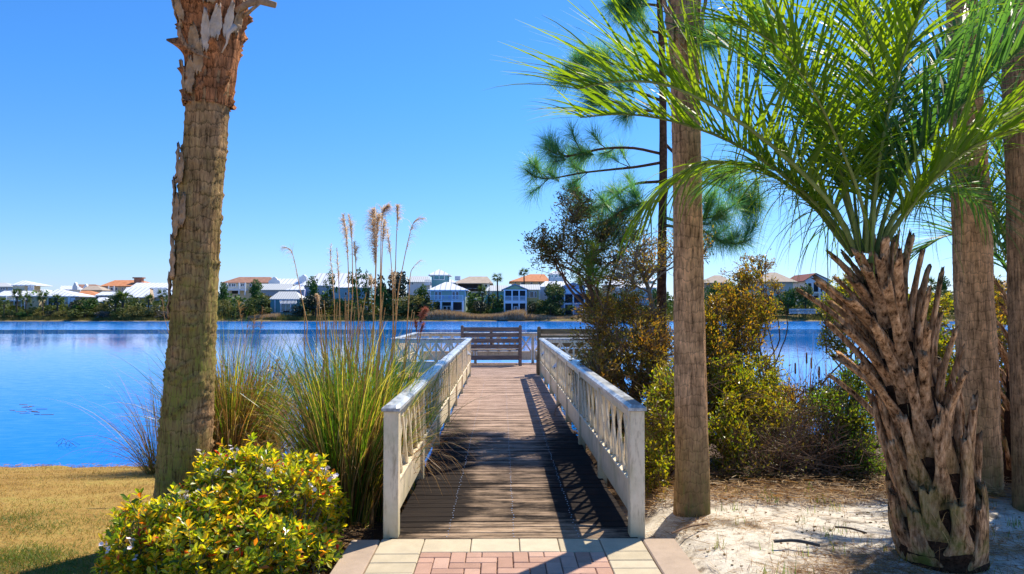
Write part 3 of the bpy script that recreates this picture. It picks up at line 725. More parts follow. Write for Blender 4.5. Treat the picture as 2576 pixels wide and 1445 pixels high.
# ------------------------------------------------------------------ feather palm fronds
def catmull(P, n):
    P = [Vector(p) for p in P]; P = [P[0] * 2 - P[1]] + P + [P[-1] * 2 - P[-2]]; out = []
    m = len(P) - 3
    for i in range(n + 1):
        t = i / n * m; k = min(int(t), m - 1); t -= k
        a, b_, c, d = P[k:k + 4]
        out.append(.5 * ((2 * b_) + (-a + c) * t + (2 * a - 5 * b_ + 4 * c - d) * t * t + (-a + 3 * b_ - 3 * c + d) * t ** 3))
    return out
def frond(parent, ctrl, L=.55, n=46, start=.22, r0=.024, mat='frond', seed=0, up=(0, 0, 1), droop=.55, w=.022, ang=55, vee=35, label=None, kwh=0):
    L *= 1.36; w *= 1.2; n = int(n * 1.18); r0 *= (.92 if mat == 'frond' else .72); droop *= 1.15; start *= .72
    """feather leaf: curved midrib and two ranks of folded leaflets"""
    rg = np.random.default_rng(seed)
    C = catmull(ctrl, 40); Cn = np.array(C); seg = np.linalg.norm(np.diff(Cn, axis=0), axis=1); s = np.concatenate([[0], np.cumsum(seg)]) / seg.sum()
    b = MB(); b.tube(C[::2], [r0 * (1 - .86 * (i / 20)) + .0015 for i in range(21)], 7, 0, flat=.62)
    fr = b.build('frond', [M['rachis'], M[mat]], parent, True)
    ts = start + (1 - start) * (np.arange(n) + .5) / n
    O, Dr, Ln, Wd, Dp = [], [], [], [], []
    U = Vector(up)
    for k, t in enumerate(ts):
        p = np.array([np.interp(t, s, Cn[:, i]) for i in range(3)]); q = np.array([np.interp(min(t + .02, 1), s, Cn[:, i]) for i in range(3)])
        p0_ = np.array([np.interp(max(t - .02, 0), s, Cn[:, i]) for i in range(3)])
        T = Vector(q - p0_).normalized(); Sd = T.cross(U); Sd = Sd.normalized() if Sd.length > .05 else T.orthogonal().normalized(); N = Sd.cross(T)
        u = (t - start) / (1 - start)
        ll = L * (.42 + 1.15 * math.sin(math.pi * (.10 + .78 * u)) ** .9) / 1.5
        for sg in (-1, 1):
            a = R(ang * (1 - .55 * u) + rg.normal() * 7); v = R(vee + rg.normal() * 13)
            d_ = T * math.cos(a) + (Sd * sg * math.cos(v) + N * math.sin(v)) * math.sin(a)
            O.append(p + rg.normal(size=3) * .003); Dr.append(tuple(d_)); Ln.append(ll * rg.uniform(.82, 1.12)); Wd.append(w * rg.uniform(.8, 1.15) * (1 - .3 * u)); Dp.append(droop * rg.uniform(.5, 1.7))
    for k in range(kwh):   # thin old leaflets hanging from the lower midrib
        t = rg.uniform(.10, .55); p = np.array([np.interp(t, s, Cn[:, i]) for i in range(3)])
        O.append(p); Dr.append((rg.normal() * .5 - .15, rg.normal() * .4, -.25)); Ln.append(rg.uniform(.35, .75)); Wd.append(.009); Dp.append(2.6)
    V, Fq = blades(np.array(O), np.array(Dr), Ln, Wd, Dp, seg=6, tipw=.06)
    # build leaflets as part of the same leaf mesh
    me = fr.data; V0 = np.zeros(len(me.vertices) * 3, dtype=np.float32); me.vertices.foreach_get('co', V0)
    pw = np.array(parent_world(parent)); bb = MB(); bb.v = b.v; bb.f = b.f; bb.n = b.n; bb.put(V, Fq, 1)
    bpy.data.objects.remove(fr); bpy.data.meshes.remove(me)
    return bb.build('frond', [M['rachis'], M[mat]], parent)

# pindo palm --------------------------------------------------------
pb = DG(2362, 1402, -.02); PD = pb.y
axis_px = [(2372, 1420), (2362, 1330), (2340, 1180), (2300, 1010), (2255, 860), (2215, 730), (2195, 650)]
axis = [D(a, c, PD) for a, c in axis_px]; axis[0].z = -.06
rad = [.335, .33, .26, .205, .165, .12, .085]
PN = thing('pindo_palm', 'stubby feather palm with a fat trunk of cut leaf bases and arching green fronds', 'palm tree', (axis[0].x, PD, 0), 'feather palms')
b = MB(); ax = catmull(axis, 40); rr_ = [np.interp(i / 40 * 6, range(7), rad) for i in range(41)]
b.tube(ax, [max(.02, r * (.80 + .10 * noise.noise((i * .9, 0, 0)))) for i, r in enumerate(rr_)], 24)
b.build('trunk_core', M['fiber'], PN, True)
def boot(parent, base, T, out, length, wb, wt, thick, bend, seed, side=None):
    """cut leaf base: flattened tapering stub with hollow end"""
    rs = random.Random(seed); n = 16; k = 13; slant = rs.uniform(-.06, .06)
    d = (T * math.cos(bend[0]) + out * math.sin(bend[0])).normalized(); p = Vector(base) ; V = []; C = []
    tw = rs.uniform(-.15, .15)
    for i in range(k):
        t = i / (k - 1); a = bend[0] + (bend[1] - bend[0]) * t
        d = (T * math.cos(a) + out * math.sin(a)).normalized()
        C.append((p.copy(), d.copy())); p = p + d * (length / (k - 1))
    for i, (p, d) in enumerate(C):
        t = i / (k - 1); sd_ = (d.cross(out)).normalized(); sd_ = (Matrix.Rotation(tw * t, 3, d) @ sd_); nn = sd_.cross(d)
        w = wb + (wt - wb) * min(1, t * 1.9) ** .75; th = thick * (1.25 - .55 * t)
        for j in range(n):
            a = 2 * math.pi * j / n; c, s = math.cos(a), math.sin(a)
            bulge = th * (s if s > 0 else s * .35)
            # keel-like outer side, flat inner side
            jag = (rs.uniform(-.020, .020) + slant * c - .03 * (abs(c) < .3) * (seed % 3 == 0)) if i == k - 1 else 0
            V.append(p + sd_ * (c * w / 2) + nn * (-bulge) + d * jag + (sd_ * c - nn * s) * (.006 * noise.noise((j * .55 + seed * 3, t * 5, 1)) + .003 * noise.noise((j * 1.9 + seed, t * 14, 4))) * min(1, 3 * t + .3))
    # hollow tip ring
    p, d = C[-1]
    for j in range(n): V.append(p - d * .03 + (V[(k - 1) * n + j] - p) * .55)
    Fq = [(i * n + j, i * n + (j + 1) % n, (i + 1) * n + (j + 1) % n, (i + 1) * n + j) for i in range(k) for j in range(n)]
    b = MB(); b.put(V, Fq); n0 = 0; b.f.setdefault((n, 0), []).append(np.array([[k * n + j for j in range(n)]]))
    return b.build('leaf_base', M['boots'], parent, True)
golden = 2.39996
NB = 92
for i in range(NB):
    f = i / (NB - 1); t = .035 + .93 * f ** .95
    k = t * 40; i0 = min(int(k), 39); p = ax[i0].lerp(ax[i0 + 1], k - i0); r = np.interp(k, range(41), rr_)
    T = (ax[min(i0 + 2, 40)] - ax[max(i0 - 2, 0)]).normalized()
    a = i * golden + .4; o_ = Vector((math.cos(a), math.sin(a), 0)); out = (o_ - T * o_.dot(T)).normalized()
    rs = random.Random(i)
    base = p + out * r * .70 - T * .04
    if f < .16: ln, wb, wt, th, bend = rs.uniform(.34, .44), .25, .10, .05, (R(20), R(-6))
    elif f < .38: ln, wb, wt, th, bend = rs.uniform(.48, .66), .21, .062, .045, (R(15), R(4 + rs.uniform(-5, 8)))
    elif f < .75: ln, wb, wt, th, bend = rs.uniform(.46, .66), .145, .056, .03, (R(20), R(30 + rs.uniform(-7, 10)))
    elif f < .93: ln, wb, wt, th, bend = rs.uniform(.26, .40), .095, .058, .024, (R(16), R(26 + rs.uniform(-6, 8)))
    else: ln, wb, wt, th, bend = rs.uniform(.14, .22), .07, .045, .02, (R(10), R(15))
    if out.x < -.2 and .35 < f < .9: bend = (bend[0], bend[1] + R(9)); ln *= 1.12
    boot(PN, base, T, out, ln, wb, wt, th, bend, i)
# loose fibre hanging in the gaps
b = MB(); n = 900; k = rng.uniform(6, 39, n); O = np.array([ax[int(v)] for v in k]); rrk = np.array([rr_[int(v)] for v in k]); a = rng.uniform(0, 2 * math.pi, n)
O = O + np.stack([np.cos(a) * rrk, np.sin(a) * rrk, np.zeros(n)], 1); dd = np.stack([np.cos(a) + rng.normal(size=n) * .8, np.sin(a) + rng.normal(size=n) * .8, rng.normal(size=n) * .7], 1)
V, Fq = blades(O, dd, rng.uniform(.06, .17, n), .0035, 1.3, 4); b.put(V, Fq); o = b.build('hanging_fiber', M['straw'], PN); o['kind'] = 'stuff'
# fronds: source pixel control points with depth offset from the trunk
y0 = PD
fr = [
 # a  long frond arching left
 ([(2508, 745, 0), (2490, 700, -.02), (2440, 605, -.08), (2350, 505, -.15), (2250, 418, -.25), (2150, 347, -.35), (2047, 288, -.45), (1930, 244, -.55), (1800, 240, -.62), (1690, 262, -.66)], dict(L=.66, n=58, start=.20, droop=.26, ang=74, vee=58, r0=.027, w=.021)),
 ([(2500, 745, .05), (2470, 690, .05), (2385, 590, .1), (2250, 480, .15), (2118, 405, .15), (1970, 355, .15), (1830, 335, .15), (1700, 345, .1)], dict(L=.60, n=54, start=.22, droop=.35, ang=66, vee=48, w=.020)),
 ([(2500, 750, .1), (2460, 700, .1), (2380, 600, .2), (2250, 506, .25), (2120, 474, .25), (2010, 500, .2), (1920, 570, .15), (1850, 650, .1)], dict(L=.48, n=50, start=.25, droop=.85, ang=52, vee=-10, w=.017)),
 # d  upright, arching left over the top
 ([(2520, 735, .0), (2500, 640, -.02), (2456, 470, -.08), (2395, 290, -.15), (2326, 128, -.22), (2240, -10, -.3), (2130, -130, -.35), (2000, -200, -.4)], dict(L=.62, n=56, start=.26, droop=.6, r0=.024, ang=58, vee=30)),
 # e  thick upright frond facing the lens
 ([(2552, 770, -.06), (2556, 660, -.10), (2568, 520, -.14), (2597, 353, -.20), (2640, 190, -.28), (2700, 20, -.38), (2790, -130, -.50), (2900, -230, -.6)], dict(L=.74, n=60, start=.24, droop=.75, r0=.031, ang=60, vee=32, w=.026)),
 ([(2566, 745, 0), (2585, 660, .0), (2625, 550, -.05), (2709, 423, -.12), (2826, 300, -.2), (2940, 190, -.28), (3060, 90, -.35), (3190, 10, -.4)], dict(L=.70, n=56, start=.25, droop=.4, ang=66, vee=38, w=.024, mat='frond2')),
 ([(2576, 752, .02), (2612, 650, .05), (2680, 565, .1), (2768, 482, .1), (2885, 390, .1), (3010, 310, .1), (3130, 250, .1)], dict(L=.62, n=48, start=.25, droop=.5, ang=60, vee=20, w=.021)),
 # behind and between
 ([(2530, 740, .12), (2535, 640, .18), (2545, 500, .28), (2560, 340, .4), (2590, 160, .5), (2640, 0, .6), (2700, -150, .7)], dict(L=.62, n=46, start=.28, droop=.5, mat='frond2', ang=58, vee=12, w=.024)),
 ([(2515, 735, .1), (2490, 620, .2), (2440, 480, .35), (2360, 340, .5), (2260, 230, .65), (2150, 150, .8), (2040, 110, .9)], dict(L=.56, n=46, start=.28, droop=.55, mat='frond2', ang=55, vee=18)),
 ([(2545, 740, .1), (2570, 620, .25), (2620, 480, .4), (2700, 350, .55), (2790, 260, .7), (2880, 210, .85)], dict(L=.55, n=44, start=.28, droop=.6, mat='frond2', ang=55, vee=12)),
 ([(2525, 735, .1), (2505, 600, .3), (2500, 450, .5), (2510, 300, .7), (2530, 150, .9), (2560, 20, 1.1)], dict(L=.58, n=44, start=.28, droop=.6, mat='frond2', ang=55, vee=8)),
 ([(2510, 740, .1), (2460, 650, .25), (2380, 560, .45), (2280, 500, .6), (2180, 490, .7), (2090, 530, .75)], dict(L=.46, n=40, start=.3, droop=.85, mat='frond2', ang=50, vee=5, w=.016)),
 ([(2560, 745, .1), (2610, 650, .3), (2690, 580, .45), (2780, 560, .6), (2870, 590, .7), (2930, 660, .75)], dict(L=.46, n=40, start=.3, droop=.85, mat='frond2', ang=50, vee=5, w=.016)),
 ([(2535, 740, .1), (2560, 600, .2), (2610, 440, .35), (2690, 260, .5), (2790, 120, .65), (2900, 20, .8)], dict(L=.62, n=50, start=.25, droop=.6, mat='frond2', ang=58, vee=15)),
 ([(2520, 740, .1), (2480, 600, .15), (2420, 430, .3), (2330, 260, .45), (2250, 120, .55), (2170, -20, .65), (2090, -120, .7)], dict(L=.62, n=50, start=.25, droop=.6, mat='frond2', ang=58, vee=15)),
 ([(2545, 740, .0), (2560, 560, -.05), (2570, 380, -.1), (2560, 200, -.2), (2520, 40, -.3), (2450, -90, -.4), (2350, -180, -.5)], dict(L=.72, n=56, start=.28, droop=.7, ang=58, vee=28, w=.026)),
 ([(2575, 750, -.05), (2640, 640, -.15), (2740, 520, -.3), (2850, 430, -.45), (2970, 380, -.6), (3080, 360, -.7)], dict(L=.60, n=44, start=.3, droop=.7, ang=58, vee=15)),
 ([(2540, 740, -.06), (2535, 640, -.15), (2500, 520, -.28), (2440, 380, -.42), (2370, 250, -.55), (2270, 130, -.68), (2150, 60, -.8)], dict(L=.52, n=46, start=.3, droop=.75, ang=52, vee=25, w=.019)),
]
for i, (rows, kw) in enumerate(fr):
    frond(PN, [S(a, c, y0 + e) for a, c, e in rows], seed=100 + i, kwh=(26, 34, 34, 0, 0, 16, 26)[i] if i < 7 else 6, **kw)

# second feather palm at the right edge, behind ---------------------------------
q0 = 7.1; cx2 = 2585
PQ = thing('pindo_palm', 'second feather palm at the right edge, spiky dark trunk behind the edge palm trunk', 'palm tree', (D(cx2, 1200, q0).x, q0, 0), 'feather palms')
axq = catmull([D(cx2 + 8, 1240, q0), D(cx2, 1050, q0), D(cx2 - 5, 900, q0), D(cx2 - 5, 740, q0)], 30); axq[0].z = -.1
rq = np.interp(range(31), [0, 10, 20, 30], [.26, .22, .17, .10])
b = MB(); b.tube(axq, list(rq * .85), 20); b.build('trunk_core', M['fiber'], PQ, True)
for i in range(46):
    f = i / 45; k = (.03 + .94 * f) * 30; i0 = min(int(k), 29); p = axq[i0]; T = (axq[i0 + 1] - axq[i0]).normalized()
    a = i * golden; out = Vector((math.cos(a), math.sin(a), 0)); rs = random.Random(500 + i)
    boot(PQ, p + out * rq[i0] * .8, T, out, rs.uniform(.25, .42), .13, .04, .025, (R(20), R(38 if f > .3 else 5)), 500 + i)
for i, rows in enumerate([
 [(2975, 850, 0), (2955, 770, -.1), (2900, 670, -.2), (2826, 588, -.3), (2750, 560, -.4), (2680, 600, -.5)],
 [(2985, 850, 0), (2960, 740, 0), (2900, 620, .05), (2820, 520, .1), (2740, 470, .15), (2650, 480, .2)],
 [(2990, 850, 0), (2985, 720, 0), (2960, 560, 0), (2920, 430, 0), (2860, 330, 0), (2790, 280, 0)],
 [(2995, 850, 0), (3020, 700, 0), (3040, 550, -.1), (3040, 400, -.2), (3010, 280, -.3)],
 [(2985, 855, .1), (2930, 760, .3), (2860, 700, .45), (2780, 690, .6), (2700, 730, .7)],
 [(2995, 850, 0), (2990, 640, -.1), (2965, 400, -.2), (2910, 180, -.3), (2820, 0, -.4), (2700, -130, -.5)],
 [(3000, 850, 0), (3010, 620, -.2), (3000, 380, -.5), (2950, 150, -.8), (2870, -60, -1.1)],
 [(2990, 850, 0), (2950, 700, -.2), (2880, 560, -.5), (2790, 450, -.7), (2690, 400, -.9), (2590, 420, -1.1)],
 [(3000, 850, 0), (3060, 740, 0), (3130, 660, 0), (3200, 640, 0)]]):
    frond(PQ, [S(a, c, q0 + e) for a, c, e in rows], seed=200 + i, L=.56, n=40, start=.25, droop=.6, mat='frond' if i % 2 else 'frond2', ang=55, vee=15, w=.020)

# ------------------------------------------------------------------ slender pine
dp = 11.0
PI_ = thing('pine_tree', 'slender long-needled pine with dark red-brown bark behind the straight palm trunk', 'pine tree', (S(1937, 1400, dp).x, dp, -.5))
b = MB(); tr = [(1935, 1440, 0), (1937, 1100, 0), (1938, 880, 0), (1940, 700, 0), (1943, 500, 0), (1942, 300, 0), (1938, 120, 0), (1928, -60, 0), (1920, -220, 0)]
TP = catmull([S(a, c, dp + e) for a, c, e in tr], 60); TP[0].z = -.9
TR = [np.interp(i, [0, 20, 60], [.085, .068, .035]) * (1 + .10 * noise.noise((i * .8, 2, 0))) for i in range(61)]
b.tube(TP, TR, 14); b.build('trunk', M['pine_bark'], PI_, True)
def cx3(a, c): return (1500 + a / 1.7, c / 1.7)
br = [
 [(735, 765, 0), (600, 738, -.1), (450, 742, -.15), (330, 770, -.2), (255, 775, -.2), (215, 730, -.2)],
 [(735, 812, 0), (620, 832, .1), (500, 845, .2), (350, 862, .3), (190, 890, .35), (110, 880, .35)],
 [(735, 905, 0), (600, 920, .3), (500, 985, .5), (420, 1030, .6), (300, 1030, .7)],
 [(735, 1000, 0), (640, 1015, -.3), (540, 1055, -.5), (480, 1120, -.6)],
 [(745, 900, 0), (945, 908, .2), (1060, 940, .3), (1130, 1002, .3), (1200, 1005, .3)],
 [(750, 1080, 0), (950, 1150, .1), (1020, 1195, .2), (1110, 1212, .3), (1190, 1195, .3)],
 [(740, 165, 0), (680, 150, .1), (640, 100, .2), (600, 75, .2)],
 [(740, 170, 0), (800, 190, .2), (900, 210, .4), (1000, 200, .5)],
 [(738, 500, 0), (600, 450, .2), (420, 420, .3), (330, 390, .4), (250, 380, .4)],
 [(738, 560, 0), (600, 540, -.2), (480, 500, -.3), (400, 500, -.3)],
 [(740, 420, 0), (660, 360, .3), (520, 320, .5), (400, 300, .6)],
 [(738, 30, 0), (650, 20, -.1), (570, 30, -.2)],
 [(745, 700, 0), (850, 800, .4), (960, 850, .5), (1050, 860, .6)],
 [(742, 1120, 0), (850, 1130, -.3), (960, 1090, -.5), (1040, 1075, -.6)],
]
ends = []
for rows in br:
    P_ = catmull([S(*cx3(a, c), dp + e) for a, c, e in rows], 16)
    b = MB(); b.tube(P_, [.022 * (1 - .75 * i / 16) + .003 for i in range(17)], 6)
    tufts = [(P_[-1], P_[-1] - P_[-3])]
    for k in range(random.randint(11, 14)):
        i = random.randint(4, 15); d_ = (P_[i] - P_[i - 1]).normalized(); o_ = Vector(rand_dirs(1)[0]) * .8 + d_ + Vector((0, 0, .35)); L_ = random.uniform(.14, .42)
        e_ = P_[i] + o_.normalized() * L_; mid = P_[i].lerp(e_, .5) - Vector((0, 0, .02)); b.tube([P_[i], mid, e_], [.008, .006, .005], 5); tufts.append((e_, e_ - mid))
    bo = b.build('branch', M['pine_bark'], PI_, True)
    nb = MB()
    for (e_, d_) in tufts:
        n = 190; dd = rand_dirs(n) * .85 + np.array(Vector(d_).normalized()) * .75
        O = np.array(e_)[None] - np.array(Vector(d_).normalized())[None] * rng.uniform(0, .22, n)[:, None]
        V, Fq = blades(O, dd, rng.uniform(.20, .36, n), .0048, .45, 3, tipw=.3); nb.put(V, Fq)
    nb.build('needles', M['needle'], bo)
# ------------------------------------------------------------------ shrubs and small trees
def plant(name, label, cat, base, ells, ncl, leaves, ll, lw, mat, smat='stem', r0=.02, nst=6, group=None, seed=0, clr=.09, surf=.5, up=.5, twig=.0035, gnarl=.05, trunk=None, bare=0, part='leaves', tri=DIAMOND):
    """ells: (display px, display py, rx px, ry px, depth, depth radius in m)"""
    rg = np.random.default_rng(seed); rs = random.Random(seed)
    base = Vector(base); r = thing(name, label, cat, tuple(base), group); ll *= 1.08; lw *= 1.2; ncl = int(ncl * (2.0 if mat == 'myrtle_dark' and ncl == 430 else 2.5 if ncl > 100 else 1.3))
    C = []; wts = np.array([e[2] * e[3] for e in ells], float); wts /= wts.sum()
    for i in range(ncl):
        e = ells[rg.choice(len(ells), p=wts)]; v = rand_dir = norm(rg.normal(size=3)); rad = rg.uniform(0, 1) ** .42 * rg.choice([1, 1, 1, 1.22])
        c = D(e[0], e[1], e[4]); k = e[4] / F
        C.append((c.x + v[0] * rad * e[2] * k, c.y + v[1] * rad * e[5], c.z + v[2] * rad * e[3] * k))
    C = np.array(C); gzz = gz(C[:, 0], C[:, 1]); C = C[C[:, 2] > gzz + .03]
    b = MB(); nodes = []; noder = []
    stems = []
    if trunk:
        T_ = catmull(trunk, 24); b.tube(T_, [r0 * (1 - .6 * i / 24) for i in range(25)], 8); stems.append(T_); starts = T_[10:]
        for i, p in enumerate(T_): nodes.append(p); noder.append(r0 * (1 - .6 * i / 24))
    for i in range(nst):
        tgt = Vector(C[rs.randrange(len(C))])
        s_ = (starts[rs.randrange(len(starts))] if trunk else base + Vector((rs.uniform(-1, 1), rs.uniform(-1, 1), 0)) * r0 * 5 + Vector((0, 0, -.06)))
        d_ = tgt - s_; L = d_.length; m1 = s_ + d_ * .35 + Vector((rs.uniform(-1, 1), rs.uniform(-1, 1), rs.uniform(0, 1))) * L * .14; m2 = s_ + d_ * .7 + Vector((rs.uniform(-1, 1), rs.uniform(-1, 1), rs.uniform(-.2, 1))) * L * .12
        P_ = catmull([s_, m1, m2, tgt], 18)
        P_ = [p + Vector((rs.uniform(-1, 1), rs.uniform(-1, 1), rs.uniform(-1, 1))) * gnarl * .12 for p in P_]
        rr0 = (r0 if not trunk else r0 * .5) * rs.uniform(.55, 1)
        b.tube(P_, [rr0 * (1 - .8 * k / 18) + .002 for k in range(19)], 6)
        for k in range(5, 19): nodes.append(P_[k]); noder.append(rr0 * .4)
    NN = np.array(nodes)
    tips = []
    for c in C:
        d2_ = ((NN - c) ** 2).sum(1) + np.maximum(0, NN[:, 2] - c[2]) * .6
        j = int(np.argmin(d2_ * rg.uniform(.7, 1.3, len(NN)))); s_ = Vector(NN[j]); t_ = Vector(c); m_ = s_.lerp(t_, .5) + Vector(rg.normal(size=3)) * (t_ - s_).length * .12 
        b.tube([s_, m_, t_], [twig * 1.5, twig * 1.1, twig * .7], 4, cap=False); tips.append(((t_ - m_).normalized()))
    for i in range(bare):
        j = rs.randrange(len(NN)); s_ = Vector(NN[j]); d_ = Vector(rand_dirs(1)[0]) + Vector((0, 0, .5)); L = rs.uniform(.2, .6)
        e_ = s_ + d_.normalized() * L; b.tube([s_, s_.lerp(e_, .5) + Vector(rg.normal(size=3)) * .03, e_], [twig, twig * .8, twig * .5], 3, cap=False)
    b.build('stems', M[smat], r)
    n = len(C); m = leaves; T = np.array([tuple(t) for t in tips])
    dv = norm(rg.normal(size=(n, m, 3))) * .9 + T[:, None] * .7 + np.array([0, 0, up]); dv = norm(dv)
    O = C[:, None] + norm(rg.normal(size=(n, m, 3))) * rg.uniform(0, clr, (n, m, 1)) - T[:, None] * rg.uniform(0, clr * 1.3, (n, m, 1))
    Z = rg.normal(size=(n, m, 3)) * .7 + np.array([0, 0, .8])
    sz = rg.uniform(.6, 1.15, n * m)
    s3 = np.stack([lw * sz, ll * sz, ll * sz], 1)
    V, Fq = instance(tri[0], tri[1], O.reshape(-1, 3), dv.reshape(-1, 3), Z.reshape(-1, 3), s3)
    b = MB(); b.put(V, Fq); b.build(part, M[mat], r)
    return r, C, b

def B(px, d): p = D(px, 900, d); return (p.x, d, gzf(p.x, d))
# flowering hawthorn in the left foreground
hb = D(600, 1430, 5.15)
HB = thing('flowering_shrub', 'rounded yellow-green shrub with orange and red leaves and small white blossoms in the left foreground', 'shrub', (hb.x, 5.15, -.08))
E_ = [(655, 1335, 205, 175, 5.35, .55), (610, 1290, 110, 135, 5.45, .35), (420, 1400, 150, 118, 4.95, .40), (560, 1440, 230, 150, 4.85, .42), (770, 1360, 100, 95, 5.45, .35), (700, 1450, 150, 110, 5.0, .35)]
rg = np.random.default_rng(5); O, Y, Z, SC = [], [], [], []; tw = MB(); inner = []
buds = []
for e in E_:
    c = np.array(D(e[0], e[1], e[4])); k = e[4] / F; rx, rz, ry = e[2] * k, e[3] * k, e[5]
    n = int(760 * (rx * rz + rx * ry) / .55)
    v = norm(rg.normal(size=(n, 3)) + np.array([0, -.25, .35])); v[:, 2] = np.abs(v[:, 2]) * np.where(rg.random(n) < .8, 1, -.6)
    P_ = c + v * np.array([rx, ry, rz]) * rg.uniform(.80, 1.05, (n, 1))
    nn_ = norm(v / np.array([rx, ry, rz]))
    for p, q_ in zip(P_, nn_):
        if p[2] < -.02: continue
        buried = any((((p - np.array(D(o[0], o[1], o[4]))) / np.array([o[2] * o[4] / F, o[5], o[3] * o[4] / F])) ** 2).sum() < .55 for o in E_ if o is not e)
        if buried: continue
        nz_ = noise.noise(Vector(p * 3.2))
        if nz_ < -.30 and rg.random() < .75: continue
        p = p + q_ * .10 * nz_ + (np.array([0, 0, .09]) if rg.random() < .06 else 0)
        ax_ = norm(q_ * .7 + np.array([0, 0, .65]) + rg.normal(size=3) * .28)
        m = rg.integers(6, 10); a0 = rg.uniform(0, 6.28); X_ = norm(np.cross(ax_, [.3, .2, .9])); Y_ = np.cross(ax_, X_)
        for j in range(m):
            a = a0 + j * 2.4; h = j / m; rad = X_ * math.cos(a) + Y_ * math.sin(a)
            d_ = norm(ax_ * (.25 + .9 * h) + rad * (1.05 - .45 * h) + rg.normal(size=3) * .12)
            O.append(p + ax_ * .045 * h + rg.normal(size=3) * .004); Y.append(d_); Z.append(ax_ * 1.0 - rad * .3 + rg.normal(size=3) * .15); SC.append(rg.uniform(.050, .078) * (1 - .25 * h))
        q2 = p - ax_ * rg.uniform(.10, .25) + rg.normal(size=3) * .03
        tw.tube([Vector(q2), Vector(p + ax_ * .03)], [.0035, .0022], 4, cap=False)
        if rg.random() < .06: buds.append((p + ax_ * .06, ax_))
        # inner shaded leaf layer
        for j in range(3): inner.append((p - ax_ * rg.uniform(.06, .22) + rg.normal(size=3) * .05, norm(rg.normal(size=3) + ax_), ax_))
O += [i[0] for i in inner]; Y += [i[1] for i in inner]; Z += [i[2] for i in inner]; SC += list(rg.uniform(.04, .065, len(inner)))
V, Fq = instance(LEAFQ[0], LEAFQ[1], O, Y, Z, np.array(SC)); b = MB(); b.put(V, Fq); b.build('leaves', M['haw'], HB)
for i in range(26):
    s_ = Vector((hb.x + random.uniform(-.12, .12), 5.1 + random.uniform(-.1, .1), -.12)); e = E_[random.randrange(len(E_))]; t_ = D(e[0] + random.uniform(-.7, .7) * e[2], e[1] - random.uniform(-.2, .6) * e[3], e[4])
    m_ = s_.lerp(t_, .5) + Vector((random.uniform(-.08, .08), random.uniform(-.08, .08), -.03)); tw.tube(catmull([s_, m_, t_], 8), [.012 * (1 - .75 * k / 8) for k in range(9)], 5)
tw.build('stems', M['stem_grey'], HB)
for i, (p, ax_) in enumerate(buds[:46]):
    O, Y, Z, SC = [], [], [], []; b = MB()
    for k in range(rg.integers(3, 7)):
        c = p + rg.normal(size=3) * .016 + ax_ * rg.uniform(0, .03); n_ = norm(ax_ + rg.normal(size=3) * .5); X_ = norm(np.cross(n_, [.2, .5, .3])); Y_ = np.cross(n_, X_)
        b.tube([Vector(p - ax_ * .03), Vector(c)], [.0015, .0015], 3, cap=False)
        for j in range(5):
            a = j * 1.2566; rd_ = X_ * math.cos(a) + Y_ * math.sin(a); O.append(c); Y.append(norm(rd_ + n_ * .35)); Z.append(n_); SC.append(.017)
    V, Fq = instance(DIAMOND[0] * np.array([1.3, 1, 1]), DIAMOND[1], O, Y, Z, np.array(SC)); b.put(V, Fq); b.build('flower_cluster', M['petal'], HB)

# tall dark-leaved tree with a bent trunk, over the railing
g1 = 'shrubs and small trees on the bank right of the boardwalk'
plant('wax_myrtle_tree', 'small tree with dark speckled foliage and a thin bent trunk rising behind the right railing', 'tree', B(1600, 10.2),
      [(1480, 600, 130, 75, 10.4, .7), (1390, 610, 75, 48, 10.3, .4), (1440, 520, 62, 50, 10.6, .4), (1560, 580, 85, 55, 10.6, .5), (1520, 680, 110, 55, 10.4, .5), (1375, 655, 45, 25, 10.3, .3)],
      430, 11, .048, .017, 'myrtle_dark', 'stem', .045, 22, g1, 11, .10, .2, .35,
      trunk=[Vector(B(1610, 10.2)) - Vector((0, 0, .1)), S(1800, 1050, 10.2), S(1765, 955, 10.2), S(1740, 890, 10.3), S(1725, 800, 10.4), S(1735, 740, 10.4)], bare=90)
plant('crooked_tree', 'small crooked tree with a pale curling trunk and thin twigs beside the pine', 'tree', B(1668, 9.6),
      [(1610, 655, 75, 60, 9.8, .5), (1660, 610, 50, 45, 9.8, .4), (1580, 700, 70, 40, 9.6, .4), (1750, 620, 45, 60, 9.9, .4)],
      130, 8, .045, .015, 'myrtle', 'stem_grey', .04, 16, g1, 12, .09, .2, .35,
      trunk=[Vector(B(1668, 9.6)) - Vector((0, 0, .1)), S(1925, 1000, 9.6), S(1904, 863, 9.6), S(1880, 800, 9.7), S(1862, 767, 9.8), S(1868, 720, 9.8)], bare=120)
plant('rusty_shrub', 'rust and olive coloured shrub crowding the far half of the right railing', 'shrub', B(1590, 9.6),
      [(1510, 850, 80, 90, 10.0, .6), (1580, 800, 90, 80, 9.6, .6), (1560, 930, 100, 90, 9.0, .6), (1490, 940, 62, 65, 10.0, .35), (1640, 900, 70, 110, 8.8, .5), (1500, 780, 55, 45, 10.3, .4)],
      560, 13, .045, .015, 'myrtle_rust', 'stem', .022, 26, g1, 13, .09, .3, .5, bare=140)
plant('leafy_shrub', 'green and olive shrub between the near right railing and the slim palm trunk', 'shrub', B(1650, 7.3),
      [(1655, 1080, 48, 110, 7.3, .4), (1640, 1190, 42, 80, 6.9, .3), (1680, 980, 50, 80, 7.6, .4), (1720, 1100, 60, 130, 7.7, .4)],
      330, 12, .042, .016, 'yellowgreen', 'stem', .018, 20, g1, 14, .08, .3, .5, bare=110)
